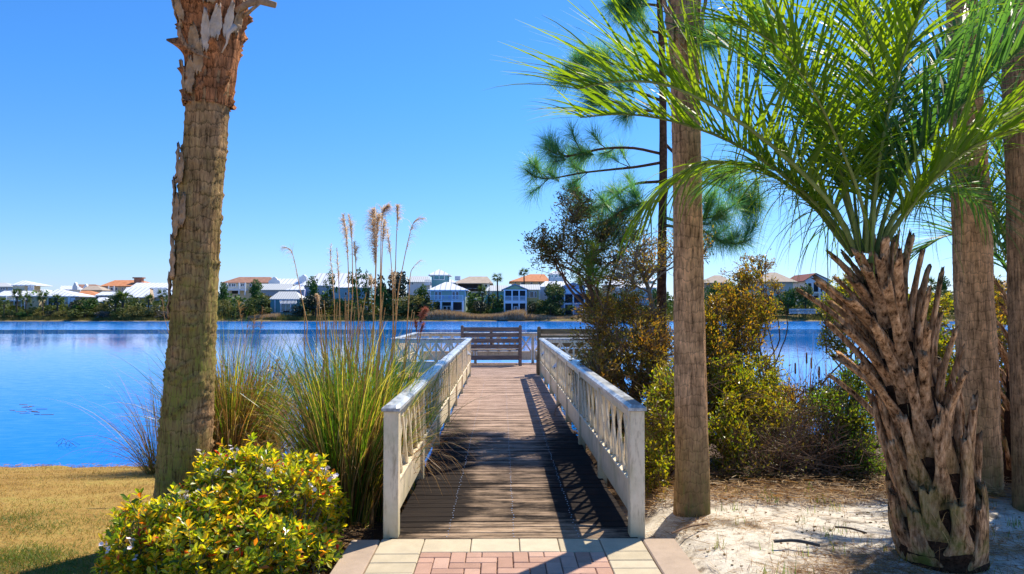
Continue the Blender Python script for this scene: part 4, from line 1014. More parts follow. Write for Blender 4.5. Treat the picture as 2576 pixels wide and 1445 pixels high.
plant('yellow_shrub', 'tall yellow and orange tinged shrub right behind the slim palm trunk', 'shrub', B(1850, 9.2),
      [(1830, 760, 62, 50, 9.3, .5), (1900, 790, 62, 52, 9.5, .5), (1850, 850, 70, 60, 9.1, .5), (1800, 920, 45, 90, 8.8, .5), (1880, 700, 30, 40, 9.5, .3), (1780, 830, 30, 60, 9.0, .3)],
      420, 13, .045, .016, 'myrtle', 'stem', .02, 24, g1, 15, .085, .25, .5, bare=60)
pr, pc, _ = plant('sparse_shrub', 'thin airy shrub top with a bird on it, above the yellow shrub', 'shrub', B(1900, 9.7),
      [(1895, 655, 42, 18, 9.7, .25), (1860, 690, 28, 16, 9.7, .2), (1925, 670, 22, 25, 9.7, .2), (1950, 720, 28, 20, 9.7, .2), (1815, 690, 8, 20, 9.7, .1)],
      85, 9, .038, .013, 'myrtle_rust', 'stem', .016, 12, g1, 16, .06, .2, .4)
plant('leafy_shrub', 'bright yellow-green shrub right of the slim palm trunk, above the brush pile', 'shrub', B(1880, 8.4),
      [(1845, 960, 80, 75, 8.4, .5), (1900, 1040, 90, 80, 8.2, .5), (1835, 1110, 55, 110, 7.7, .4), (1925, 930, 45, 45, 8.8, .4)],
      420, 12, .042, .017, 'yellowgreen', 'stem', .018, 22, g1, 17, .08, .3, .5, bare=80)
plant('tangled_shrub', 'dense brown twiggy brush with few leaves at the edge of the sand', 'shrub', B(1980, 7.6),
      [(1930, 1160, 110, 85, 7.6, .5), (2030, 1110, 90, 110, 7.9, .5), (2110, 1160, 90, 90, 7.6, .5), (1860, 1200, 60, 50, 7.3, .3)],
      520, 5, .035, .013, 'myrtle_dark', 'stem', .016, 60, g1, 18, .10, .2, .3, bare=900, twig=.0032, gnarl=.2)
plant('leafy_shrub', 'small-leaved green shrub beside the left flank of the stubby pindo palm', 'shrub', B(2130, 7.7),
      [(2130, 1060, 75, 80, 7.7, .4), (2160, 1150, 55, 85, 7.4, .4), (2080, 1010, 40, 35, 7.9, .3), (2150, 960, 40, 60, 7.9, .3)],
      420, 12, .032, .013, 'bright', 'stem', .014, 22, g1, 19, .075, .3, .4, bare=60)
plant('yellow_shrub', 'yellow leaved shrub peeping out left of the stubby palm at house height', 'shrub', B(2120, 9.4),
      [(2110, 760, 45, 60, 9.6, .4), (2100, 850, 35, 60, 9.3, .3), (2150, 720, 40, 40, 9.6, .3), (2230, 720, 50, 40, 9.6, .3)],
      190, 12, .04, .016, 'yellowgreen', 'stem', .015, 14, g1, 20, .08, .3, .5)
plant('yellow_shrub', 'bright yellow leaved shrub glowing between the stubby palm and the stout trunk', 'shrub', B(2350, 8.6),
      [(2330, 770, 60, 40, 8.8, .4), (2350, 860, 55, 60, 8.4, .4), (2360, 980, 50, 80, 8.2, .4), (2350, 1090, 50, 70, 8.0, .3), (2370, 930, 40, 60, 8.5, .3)],
      330, 12, .045, .019, 'yellowgreen', 'stem', .016, 18, g1, 21, .08, .3, .5)
plant('rusty_shrub', 'reddish and green shrub between the two rightmost palm trunks', 'shrub', B(2530, 8.8),
      [(2530, 760, 45, 60, 9.0, .4), (2520, 850, 40, 80, 8.7, .3), (2540, 1000, 45, 90, 8.3, .3), (2530, 1130, 40, 80, 8.0, .3)],
      240, 12, .042, .016, 'myrtle', 'stem', .015, 16, g1, 22, .08, .3, .5, bare=50)
plant('young_pine', 'young bright green pine sapling growing in front of the dark speckled tree', 'pine tree', B(1560, 9.4),
      [(1500, 640, 45, 35, 9.4, .2), (1490, 690, 55, 30, 9.4, .2)], 26, 46, .13, .0045, 'bright', 'stem', .012, 5, g1, 23, .03, .2, .3, trunk=[Vector(B(1560, 9.4)), S(1790, 980, 9.4), S(1745, 850, 9.4), S(1733, 760, 9.4)])
plant('small_sparse_shrub', 'spindly little evergreen shrub at the shore between the two grass clumps', 'shrub', B(800, 8.9),
      [(690, 920, 22, 18, 9.0, .1), (740, 960, 35, 20, 8.9, .15), (715, 1005, 30, 10, 8.9, .1), (820, 970, 45, 22, 8.9, .15)],
      62, 9, .035, .013, 'myrtle', 'stem', .012, 9, None, 24, .055, .2, .4)

def WE(x, y, z, rx, rz, ry):
    v = Vector((x, y, z - CAMZ)); k = v.dot(fwd); return (IW / 2 + v.dot(rgt) / k * F, IH / 2 - v.dot(upv) / k * F, rx * F / y, rz * F / y, y, ry)
plant('low_shrub', 'low dark brush along the foot of the right railing, under the rusty shrub', 'shrub', (1.6, 9.5, gzf(1.6, 9.5)),
      [WE(1.5, 8.5, .05, .35, .4, 1.2), WE(1.55, 10.8, .0, .4, .5, 1.3), WE(1.6, 13.2, -.1, .45, .6, 1.3), WE(1.7, 15.6, -.1, .5, .7, 1.3)], 420, 12, .05, .02, 'myrtle_dark', 'stem', .014, 30, g1, 41, .10, .2, .4, bare=120)
plant('leafy_shrub', 'olive-brown scrub filling the gap behind the brush pile and the slim palm', 'shrub', B(1880, 9.6),
      [(1800, 1010, 70, 100, 8.6, .5), (1920, 1000, 80, 60, 9.4, .5), (2010, 1010, 70, 45, 9.2, .5), (2100, 980, 50, 40, 9.0, .4), (1760, 880, 30, 90, 9.2, .4), (1960, 1060, 120, 60, 8.8, .4)], 520, 11, .042, .015, 'myrtle', 'stem', .016, 30, g1, 51, .10, .2, .4, bare=300)
plant('tangled_shrub', 'brown scrub of bare twigs between the right railing and the slim palm', 'shrub', B(1690, 8.4),
      [(1670, 1000, 45, 90, 8.6, .4), (1700, 1150, 50, 90, 8.0, .4), (1640, 860, 60, 70, 9.4, .5)], 200, 8, .042, .015, 'myrtle_rust', 'stem', .014, 24, g1, 52, .10, .2, .4, bare=420)
# small bird on the sparse shrub
bp = S(2224, 783, 9.55)
bird = thing('bird', 'small brown bird perched on the thin shrub above the lake', 'bird', tuple(bp))
b = MB(); up_ = Vector((.35, 0, .94))
prof = [(-.075, .004), (-.045, .008), (-.030, .014), (-.012, .023), (.010, .026), (.026, .020), (.036, .014), (.045, .016), (.054, .014), (.062, .006), (.072, .0012)]
b.tube([bp + up_ * s_ + Vector((-.01, -.006, 0)) * (1 if s_ > .03 else 0) for s_, r_ in prof], [r_ for s_, r_ in prof], 10)
for s_ in (-1, 1): b.tube([bp + Vector((s_ * .008, 0, -.018)), bp + Vector((s_ * .009, .004, -.05))], .0016, 4)
b.build('body', plain('bird_feathers', (.11, .07, .05), .8, .2, .4, 60), bird, True)

# ------------------------------------------------------------------ ornamental grasses
def grass_clump(label, centers, nb, L, droop, mats, spread, w=.008, seed=0, group='clumps of ornamental grass', name='pampas_grass', reach=None):
    rg = np.random.default_rng(seed); c0 = centers[0]
    r = thing(name, label, 'grass clump', (c0[0], c0[1], gzf(c0[0], c0[1])), group)
    for mi, (mat, frac, kl, kd, pn) in enumerate(mats):
        n = int(nb * frac); k = rg.integers(0, len(centers), n); C = np.array(centers)[k]
        a = rg.uniform(0, 2 * math.pi, n); rad = C[:, 2] * np.sqrt(rg.random(n))
        bx = C[:, 0] + np.cos(a) * rad; by = C[:, 1] + np.sin(a) * rad
        O = np.stack([bx, by, gz(bx, by) - .02], 1)
        lean = np.abs(rg.normal(size=n)) * spread + .05
        dd = np.stack([np.cos(a) * lean, np.sin(a) * lean, np.ones(n)], 1) + rg.normal(size=(n, 3)) * .07
        V, Fq = blades(O, dd, L * kl * rg.uniform(.55, 1.12, n), w * rg.uniform(.6, 1.2, n), droop * kd * rg.uniform(.3, 1.7, n), 9, tipw=.05)
        b = MB(); b.put(V, Fq); b.build(pn, M[mat], r)
    return r
CA = [(-1.33, 6.35, .20), (-1.20, 6.75, .18), (-1.52, 6.95, .20), (-1.35, 7.4, .24), (-1.22, 7.95, .2)]
GA = grass_clump('large green pampas grass clump with tall dry plume stalks against the left railing', CA, 4600, 1.62, 1.5,
    [('blade', .60, 1, 1, 'green_blades'), ('straw', .40, .85, 1.7, 'dry_blades')], .13, .0125, 31)
CB = [(-3.95, 10.9, .22), (-4.25, 11.2, .22), (-3.7, 11.3, .2)]
GB = grass_clump('brownish grass clump at the waterline behind the mossy palm trunk', CB, 3000, 2.25, 1.5,
    [('blade', .38, 1, 1, 'green_blades'), ('straw', .62, .9, 1.3, 'dry_blades')], .30, .013, 32)
CB2 = [(-4.75, 10.4, .16)]
grass_clump('wispy reddish grass arching left of the mossy palm trunk', CB2, 330, 1.75, 1.9, [('straw', .7, 1, 1, 'dry_blades'), ('blade', .3, 1, 1, 'green_blades')], .5, .007, 33)
grass_clump('low thin shore grass in front of the water between the palm trunk and the big clump', [(-2.9, 10.6, .3), (-2.45, 10.2, .35), (-3.2, 11.2, .3)], 520, 1.1, 1.1, [('straw', .5, 1, 1, 'dry_blades'), ('blade', .5, 1, 1, 'green_blades')], .45, .006, 34, name='shore_grass')
grass_clump('grass tuft reaching over the left railing onto the deck', [(-1.02, 8.6, .12), (-1.0, 9.6, .12)], 110, 1.45, 1.6, [('blade', .6, 1, 1, 'green_blades'), ('straw', .4, 1, 1.2, 'dry_blades')], .30, .007, 35)

def plume(parent, rows, d, dens, side=0, mat='plume', r=.0055, pl=.45, fl=.16, seed=0):
    rg = np.random.default_rng(seed); P_ = catmull([S(a, c, d) for a, c in rows], 24)
    g0 = Vector((P_[-1].x * .85 + -1.35 * .15, P_[-1].y, 0)); 
    b = MB(); b.tube(P_, [r * (.25 + .75 * i / 24) for i in range(25)], 5); s = b.build('stalk', M['cane'], parent)
    A_ = np.array(P_); n = int(dens * 1.2); t = rg.random(n) ** .85 * pl; i = t * 24; i0 = np.minimum(i.astype(int), 23); fr_ = (i - i0)[:, None]
    O = A_[i0] * (1 - fr_) + A_[i0 + 1] * fr_; T = norm(A_[i0] - A_[i0 + 1])
    sv = rg.normal(size=(n, 3)) * .55 + np.array([side * .8, 0, 0]); dd = T * .9 + sv
    env = np.sin(np.pi * (.12 + .8 * t / pl)) 
    V, Fq = blades(O, dd, fl * env * rg.uniform(.5, 1.3, n), .0042, 1.6 if side else .9, 4, tipw=.4)
    b = MB(); b.put(V, Fq); b.build('plume', M[mat], s)
def c8(a, c): return (800 + a / 3.612, 550 + c / 3.612)
pls = [
 ([(105, 628), (180, 655), (225, 770), (290, 1100), (360, 1440), (420, 1800)], 75, -1, 8.2, .5, .13),
 ([(615, 600), (608, 740), (630, 950), (650, 1250), (700, 1800)], 130, 0, 7.6, .62, .07),
 ([(675, 640), (688, 850), (700, 1100), (730, 1800)], 110, 0, 7.5, .5, .07),
 ([(745, 290), (770, 450), (790, 700), (800, 1100), (800, 1800)], 330, -.3, 7.2, .52, .10),
 ([(800, 290), (825, 450), (838, 700), (842, 1100), (845, 1800)], 200, .2, 7.1, .35, .08),
 ([(860, 580), (872, 760), (882, 1000), (895, 1800)], 120, .4, 7.0, .35, .10),
 ([(1075, 230), (1078, 400), (1085, 700), (1078, 1100), (1040, 1800)], 620, -.7, 7.1, .55, .15),
 ([(1125, 280), (1105, 420), (1095, 700), (1085, 1000), (1060, 1800)], 320, -.2, 7.0, .42, .11),
 ([(1215, 190), (1160, 260), (1145, 420), (1135, 900), (1100, 1800)], 330, .5, 7.2, .42, .12),
 ([(1180, 350), (1165, 500), (1150, 800), (1110, 1800)], 260, .2, 7.3, .42, .10),
 ([(1215, 440), (1235, 640), (1250, 800), (1270, 1200), (1260, 1800)], 130, -.4, 7.4, .36, .10),
 ([(1310, 190), (1315, 300), (1303, 600), (1290, 1000), (1250, 1800)], 200, .4, 7.3, .38, .10),
 ([(1590, 322), (1490, 365), (1430, 560), (1370, 850), (1325, 1100), (1260, 1800)], 110, .9, 7.5, .5, .14),
 ([(1560, 770), (1480, 850), (1450, 950), (1430, 1300), (1400, 1700)], 26, .8, 7.8, .3, .14),
 ([(460, 1130), (480, 1200), (500, 1420), (540, 1800)], 380, 0, 8.0, .42, .045),
 ([(950, 1340), (948, 1500), (955, 1800)], 10, 0, 6.9, .3, .03), ([(770, 1190), (776, 1400), (790, 1800)], 8, 0, 6.8, .2, .03),
 ([(1040, 950), (1045, 1200), (1030, 1800)], 60, 0, 6.9, .2, .1), ([(1275, 900), (1270, 1200), (1240, 1800)], 90, 0, 7.0, .2, .1),
]
for i, (rows, dens, side, d_, pl_, fl_) in enumerate(pls):
    last = rows[-1]; gx = -1.35 + .25 * math.sin(i * 2.1); yy = gzf(gx, d_)
    pxx = D(0, 0, 1); 
    rows2 = [c8(a, c) for a, c in rows]
    # foot of the stalk inside the clump
    ft = Vector((gx, d_, yy)); rr2 = ft - Vector((0, 0, CAMZ)); u_ = rr2.dot(rgt) / rr2.dot(fwd); v_ = rr2.dot(upv) / rr2.dot(fwd)
    rows2 = rows2 + [((IW / 2 + u_ * F) * 1.1646, (IH / 2 - v_ * F) * 1.1646)]
    plume(GA, rows2, d_, dens, side, pl=pl_ * .85, fl=fl_ * .85, seed=60 + i, r=.0075)
for i in range(64):
    gx = random.uniform(-1.75, -.95); gy = random.uniform(6.3, 7.9); h_ = random.uniform(1.3, 2.0); lx = random.uniform(-.25, .25)
    b = MB(); p0_ = Vector((gx, gy, gzf(gx, gy))); b.tube(catmull([p0_, p0_ + Vector((lx * .3, 0, h_ * .5)), p0_ + Vector((lx, 0, h_))], 8), [.0075 - .0005 * k for k in range(9)], 5); b.build('stalk', M['cane'], GA)
GR = thing('red_grass', 'small reddish plume of grass rising over the cross railing beside the big clump', 'grass clump', B(1030, 7.6), 'clumps of ornamental grass')
for i, (rows, dens) in enumerate([([(1247, 905), (1238, 925), (1228, 960), (1222, 1010), (1215, 1080)], 520), ([(1217, 940), (1220, 965), (1222, 1000), (1215, 1080)], 180), ([(1240, 950), (1234, 970), (1228, 1000), (1215, 1080)], 180)]):
    plume(GR, rows, 7.6, dens, 0, 'redplume', .004, .42, .06, 90 + i)
# stalks in the left clump
for i, (rows, dn) in enumerate([([(745, 925), (738, 1000), (730, 1100), (705, 1250)], 60), ([(770, 900), (758, 1000), (740, 1100), (700, 1250)], 50), ([(697, 880), (710, 960), (715, 1050), (690, 1250)], 40), ([(725, 950), (715, 1050), (690, 1250)], 30),
                          ([(475, 870), (482, 930), (500, 1010), (520, 1200)], 16), ([(1095, 1200), (1085, 1230), (1080, 1290)], 3)][:5]):
    plume(GB, rows, 11.0, dn, .4, 'straw', .006, .25, .14, 120 + i)

# cattails right
CT = thing('cattails', 'dry cattail stand with brown seed heads at the waterline right of the shrubs', 'cattails', B(2050, 10.6))
n = 150; rg = np.random.default_rng(8); pxs = rg.normal(2030, 55, n); xx_ = (pxs - 1262) / F * 10.8; yy_ = rg.uniform(10.0, 11.6, n)
O = np.stack([xx_, yy_, gz(xx_, yy_)], 1); dd = np.stack([rg.normal(size=n) * .22, rg.normal(size=n) * .2, np.ones(n)], 1)
V, Fq = blades(O, dd, rg.uniform(.9, 1.7, n), .014, .7, 6); b = MB(); b.put(V, Fq); b.build('dry_leaves', M['straw'], CT)
for (sx, sy) in [(2363, 1050), (2377, 1065), (2421, 1020), (2330, 1080), (2400, 1090)]:
    b = MB(); p = S(sx, sy, 10.6); f_ = Vector((p.x - .05, p.y, gzf(p.x, p.y))); b.tube([f_, f_.lerp(p, .6), p], [.005, .005, .004], 5); s = b.build('stalk', M['cane'], CT)
    b = MB(); b.tube([p - Vector((0, 0, .08)), p - Vector((0, 0, .07)), p + Vector((0, 0, .07)), p + Vector((0, 0, .085))], [.004, .013, .012, .003], 8); b.build('seed_head', M['bark_brown'], s)

# ------------------------------------------------------------------ lawn, sprouts, litter
def scatter(name, mat, n, fx, L, w, droop, seg=2, seed=0, lean=.5, kind='stuff', label=None):
    rg = np.random.default_rng(seed); x, y = fx(rg, n); O = np.stack([x, y, gz(x, y) - .004], 1); m = len(x)
    dd = np.stack([rg.normal(size=m) * lean, rg.normal(size=m) * lean, np.ones(m)], 1)
    V, Fq = blades(O, dd, L * rg.uniform(.5, 1.4, m), w, droop, seg, tipw=.3); b = MB(); b.put(V, Fq)
    o = b.build(name, M[mat] if isinstance(mat, str) else mat, org=(0, 0, 0)); o['kind'] = kind; return o
def lawn_xy(rg, n):
    y = 4.4 + 8.0 * rg.random(n) ** 1.5; x = -1.25 - (y * .72 + .2) * rg.random(n); k = x < -1.25; return x[k], y[k]
tag(scatter('lawn', 'lawn', 64000, lawn_xy, .034, .0034, .9, 2, 1, .8), 'short dormant tan and green lawn sloping to the lake', 'grass')
def green_xy(rg, n):
    c = np.array([(-3.9, 6.3, .5), (-3.3, 5.3, .35), (-2.9, 4.9, .5), (-3.0, 7.6, .3)]); k = rg.integers(0, 4, n); r_ = c[k, 2]; return c[k, 0] + rg.normal(size=n) * r_ * .8, c[k, 1] + rg.normal(size=n) * r_ * .45
tag(scatter('green_lawn_patch', 'lawn_green', 15000, green_xy, .036, .0036, .9, 2, 2, .7), 'green patches in the dormant lawn', 'grass')
def sprout_xy(rg, n):
    k = rg.integers(0, 60, n); cx_ = np.random.default_rng(4).uniform(1.3, 4.2, 60)[k]; cy_ = np.random.default_rng(5).uniform(4.6, 6.9, 60)[k]; return cx_ + rg.normal(size=n) * .035, cy_ + rg.normal(size=n) * .03
tag(scatter('grass_sprouts', 'bright', 420, sprout_xy, .075, .005, .3, 3, 3, .22), 'thin green sprouts poking out of the white sand', 'grass')
tag(scatter('dry_sprouts', 'straw', 520, lambda rg, n: tuple(np.array(sprout_xy(rg, n)) + rg.normal(size=(2, n)) * .12), .07, .0035, .3, 3, 6, .35), 'dry grass stubs standing in the white sand', 'grass')
def strew(name, label, n, reg, L, w, mat, seed, tw_=.02):
    rg = np.random.default_rng(seed); x, y = reg(rg, n); m = len(x); a = rg.uniform(0, math.pi, m)
    O = np.stack([x, y, gz(x, y) + rg.uniform(.002, tw_, m)], 1); dd = np.stack([np.cos(a), np.sin(a), rg.normal(size=m) * .06], 1)
    V, Fq = blades(O, dd, L * rg.uniform(.4, 1.3, m), w, .1, 3, tipw=.5)
    b = MB(); b.put(V, Fq); o = b.build(name, M[mat], org=(0, 0, 0)); tag(o, label, 'litter', None, 'stuff')
def reg_pile(rg, n):
    c = np.array([(2.6, 5.0, .28, .10), (3.2, 5.15, .3, .10), (2.2, 4.75, .3, .1), (2.9, 4.7, .5, .12), (3.9, 5.3, .4, .2), (1.6, 5.75, .3, .15)]); k = rg.integers(0, len(c), n); return c[k, 0] + rg.normal(size=n) * c[k, 2], c[k, 1] + rg.normal(size=n) * c[k, 3]
strew('pine_straw', 'brown pine straw and twigs drifted over the white sand', 5200, reg_pile, .13, .003, 'straw', 11)
strew('leaf_litter', 'dead leaves and twigs lying under the bank shrubs', 6500, lambda rg, n: (rg.uniform(1.1, 5.2, n), 6.35 + np.abs(rg.normal(size=n)) * .7), .11, .006, 'straw', 12, .09)
strew('fallen_leaves', 'brown debris on the ground between shrub, grass clump and paving', 1900, lambda rg, n: (rg.uniform(-1.75, -1.08, n), rg.uniform(4.6, 6.7, n)), .10, .006, 'straw', 13, .05)
strew('dry_twigs', 'thin scattered twigs across the white sand', 420, lambda rg, n: (rg.uniform(1.3, 4.3, n), rg.uniform(4.5, 6.6, n)), .17, .004, 'straw', 14)
# bits of bark on sand
b = MB()
for i in range(500):
    x_, y_ = random.uniform(1.27, 4.4), random.uniform(4.5, 6.8); s_ = random.uniform(.003, .012)
    b.box((x_, y_, gzf(x_, y_) + .003), (s_ * 2, s_ * 1.2, s_ * .6), 0, Matrix.Rotation(random.uniform(0, 3), 3, 'Z'))
o = b.build('bark_crumbs', M['bark_brown'], org=(0, 0, 0)); tag(o, 'dark crumbs of bark and seeds on the sand', 'litter', None, 'stuff')
# hose piece
p1 = DG(1948, 1368, 0); p2_ = DG(2000, 1366, 0); p3_ = DG(2062, 1378, 0)
b = MB(); b.tube(catmull([p + Vector((0, 0, .016)) for p in (p1, p2_, p3_)], 14), .0115, 10); tag(b.build('drip_pipe', M['pole'], org=tuple(p1)), 'short length of black irrigation pipe lying on the white sand', 'pipe')
# a fallen stick or two
for i, (a_, c_, l) in enumerate([((1880, 1392), (2010, 1372), 'pale fallen stick lying across the sand left of the black pipe'), ((2180, 1345), (2100, 1330), 'fallen branch piece lying near the pindo palm foot')]):
    p, q_ = DG(*a_, .0), DG(*c_, .0)
    if i == 0: p, q_ = DG(1690, 1345, 0), DG(1780, 1322, 0); l = 'thin fallen stick on the sand near the railing post'
    b = MB(); b.tube(catmull([p + Vector((0, 0, .01)), p.lerp(q_, .5) + Vector((0, .02, .018)), q_ + Vector((0, 0, .012))], 8), .007, 6); tag(b.build('fallen_stick', M['stem'], org=tuple(p)), l, 'stick')
# twigs poking out of the lake and floating leaves
b = MB()
for i in range(5):
    c = DG(142 + random.uniform(0, 40), 1120 + random.uniform(-8, 6), WATER_Z); q_ = random.uniform(.10, .3) * random.choice((-1, 1)); b.tube(catmull([c + Vector((0, 0, -.1)), c + Vector((q_ * .3, 0, random.uniform(.05, .14))), c + Vector((q_, .05, -.01))], 8), .003, 4)
tag(b.build('dead_water_reeds', M['stem'], org=tuple(DG(165, 1118, WATER_Z))), 'few bent dead reed stems poking out of the lake near the lawn', 'reeds')
strew('shore_debris', 'dry reeds and stalks washed along the edge of the lawn', 900, lambda rg, n: (rg.uniform(-9.5, -1.6, n), 12.05 + rg.normal(size=n) * .13), .12, .008, 'straw', 15, .05)
b = MB()
for i in range(16):
    c = DG(60 + random.uniform(-45, 70), 1030 + random.uniform(-14, 14), WATER_Z + .004); a_ = random.uniform(-.4, .4); L_ = random.uniform(.08, .35)
    b.box(c, (L_, .03, .006), 0, Matrix.Rotation(a_, 3, 'Z'))
o = b.build('floating_weed', M['straw'], org=tuple(DG(60, 1030, WATER_Z))); tag(o, 'few strands of weed floating flat on the lake at far left', 'water weed', None, 'stuff')
# ------------------------------------------------------------------ far shore houses
c1 = (0, 760, 3.22); c2 = (600, 740, 4.293); c3 = (1150, 760, 4.25); c4 = (1650, 760, 4.25); c5 = (2000, 700, 2.576)
def cv(c, a, b_): return (c[0] + a / c[2], c[1] + b_ / c[2])
HM = {}
def wallm(col):
    k = 'w%s' % (col,)
    if k not in HM: HM[k] = siding('house_siding', col)
    return HM[k]
RM = {'white': roof_metal('white_metal_roof', (.78, .80, .84), 1.2), 'seam': roof_metal('grey_seam_roof', (.60, .61, .58), .55), 'blueg': roof_metal('blue_grey_roof', (.30, .36, .46), .6),
      'orange': roof_tile('orange_tile_roof', (.46, .17, .07), (.66, .30, .15)), 'brown': roof_tile('brown_tile_roof', (.24, .11, .075), (.42, .24, .17)), 'tan': roof_tile('tan_shingle_roof', (.36, .28, .21), (.50, .42, .34)), 'maroon': roof_tile('maroon_roof', (.20, .07, .06), (.28, .11, .09))}
CREAM = (.62, .53, .36); YEL = (.58, .53, .27); GRN = (.36, .46, .36); TEAL = (.16, .34, .36); BLUE = (.36, .48, .64); LIL = (.40, .44, .66); WHT = (.68, .70, .74); GREY = (.38, .41, .46); TAN = (.42, .31, .21); TURQ = (.18, .45, .50)
def house(c, label, x0, x1, ye, yr, rl, rr_, d, dep, wall, roof, kind='hip', yb=None, over=.35, wins=(), bands=(), name='house', cat='house', base=None, wx=None):
    """crop px: eaves x0..x1 at ye, ridge rl..rr_ at yr; windows (xa, xb, ya, yb[, mat]); bands (xa, xb, ya, yb, mat, name[, out])"""
    s = lambda a, b_, dd: S(*cv(c, a, b_), dd)
    E0, E1 = s(x0, ye, d - over), s(x1, ye, d - over); xa, xb, ze = E0.x, E1.x, E0.z
    wxa, wxb = (xa + over, xb - over) if wx is None else (s(wx[0], ye, d).x, s(wx[1], ye, d).x)
    zb = gzf((xa + xb) / 2, d) - .4 if base is None else s(x0, base, d).z
    r = thing(name, label, cat, ((xa + xb) / 2, d, zb))
    b = MB(); b.box(((wxa + wxb) / 2, d + dep / 2, (zb + ze) / 2 + .02), (wxb - wxa, dep, ze - zb)); b.build('wall', wallm(wall), r)
    b = MB(); yA, yB = d - over, d + dep + over; t = .18
    if kind == 'hip':
        ym = (yA + yB) / 2; A_, B_ = s(rl, yr, ym), s(rr_, yr, ym); zr = A_.z
        V = [(xa, yA, ze), (xb, yA, ze), (xb, yB, ze), (xa, yB, ze), (A_.x, ym, zr), (B_.x, ym, zr), (xa, yA, ze - t), (xb, yA, ze - t), (xb, yB, ze - t), (xa, yB, ze - t)]
        b.put(V, [(0, 1, 5, 4), (2, 3, 4, 5), (0, 6, 7, 1), (1, 7, 8, 2), (2, 8, 9, 3), (3, 9, 6, 0), (6, 9, 8, 7)]); b.f.setdefault((3, 0), []).append(np.array([(1, 2, 5), (3, 0, 4)]))
    elif kind == 'gs':
        ym = (yA + yB) / 2; A_, B_ = s(rl, yr, ym), s(rr_, yr, ym); zr = A_.z
        V = [(xa, yA, ze), (xb, yA, ze), (xb, yB, ze), (xa, yB, ze), (A_.x, ym, zr), (B_.x, ym, zr)]
        V += [(p[0], p[1], p[2] - t) for p in V]
        b.put(V, [(0, 1, 5, 4), (2, 3, 4, 5), (6, 10, 11, 7), (8, 11, 10, 9), (0, 6, 7, 1), (2, 8, 9, 3), (0, 4, 10, 6), (4, 3, 9, 10), (1, 7, 11, 5), (5, 11, 8, 2)])
        g_ = MB(); g_.put([(wxa, yA + over, ze), (wxa, yB - over, ze), (A_.x + .2, ym, zr - .3), (wxb, yA + over, ze), (wxb, yB - over, ze), (B_.x - .2, ym, zr - .3)], [(0, 2, 1), (3, 4, 5)]); g_.build('gable', wallm(wall), r)
    else:  # gable to the front
        A_ = s(rl, yr, yA); zr = A_.z; X_ = A_.x
        V = [(xa, yA, ze), (X_, yA, zr), (xb, yA, ze), (xa, yB, ze), (X_, yB, zr), (xb, yB, ze)]; V += [(p[0], p[1], p[2] - t) for p in V]
        b.put(V, [(0, 1, 4, 3), (1, 2, 5, 4), (6, 9, 10, 7), (7, 10, 11, 8), (0, 6, 7, 1), (1, 7, 8, 2), (3, 4, 10, 9), (4, 5, 11, 10), (0, 3, 9, 6), (2, 8, 11, 5)])
        g_ = MB(); k = .9; g_.put([(xa + over, d - .03, ze - .02), (xb - over, d - .03, ze - .02), (X_, d - .03, zr - .25)], [(0, 1, 2)]); g_.build('gable', wallm(wall), r)
    b.build('roof', RM[roof], r)
    for w in wins:
        p, q_ = s(w[0], w[2], d), s(w[1], w[3], d); mt = w[4] if len(w) > 4 else 'glass'
        m = MB(); cx_, cz_ = (p.x + q_.x) / 2, (p.z + q_.z) / 2; W_, H_ = abs(q_.x - p.x), abs(p.z - q_.z)
        t_ = min(.14, W_ * .18)
        m.box((cx_ - W_ / 2, d - .04, cz_), (t_, .12, H_ + t_)); m.box((cx_ + W_ / 2, d - .04, cz_), (t_, .12, H_ + t_)); m.box((cx_, d - .043, cz_ + H_ / 2), (W_ - t_, .11, t_)); m.box((cx_, d - .043, cz_ - H_ / 2), (W_ - t_, .11, t_))
        if W_ > 1.0 and mt != 'screen': m.box((cx_, d - .046, cz_), (t_ * .8, .1, H_ - t_))
        f_ = m.build('window', M['trim'], r); m = MB(); m.box((cx_, d - .012, cz_), (W_ - t_ * .5, .06, H_ - t_ * .5)); m.build('pane', M[mt], f_)
    for w in bands:
        p, q_ = s(w[0], w[2], d), s(w[1], w[3], d); o_ = w[6] if len(w) > 6 else .08
        mt = M[w[4]] if isinstance(w[4], str) else wallm(w[4])
        m = MB(); m.box(((p.x + q_.x) / 2, d - o_ / 2, (p.z + q_.z) / 2), (abs(q_.x - p.x), o_, abs(p.z - q_.z))); m.build(w[5], mt, r)
    return r, s
def porch(r, s, d, out, xs_, z0, z1, rails=None, label='porch_post', w=.18, mat='trim'):
    for x_ in xs_:
        p, q_ = s(x_, z0, d - out), s(x_, z1, d - out); m = MB(); m.box((p.x, d - out, (p.z + q_.z) / 2), (w, w, abs(p.z - q_.z))); m.build(label, M[mat], r)
def rail(r, s, d, out, xa, xb, ya, yb, n):
    p, q_ = s(xa, ya, d - out), s(xb, yb, d - out); m = MB(); W_ = q_.x - p.x
    m.box(((p.x + q_.x) / 2, d - out, p.z), (W_, .07, .09)); m.box(((p.x + q_.x) / 2, d - out, q_.z + .08), (W_, .06, .07))
    for i in range(n + 1): m.box((p.x + W_ * i / n, d - out - .003, (p.z + q_.z) / 2), (.06, .05, p.z - q_.z - .06))
    m.build('balcony_rail', M['trim'], r)
def slab(r, s, d, out, xa, xb, ya, yb, nm='balcony_floor', mat='trim'):
    p, q_ = s(xa, ya, d - out), s(xb, yb, d - out); m = MB(); m.box(((p.x + q_.x) / 2, d - out / 2, (p.z + q_.z) / 2), (q_.x - p.x, out, p.z - q_.z)); m.build(nm, M[mat], r)

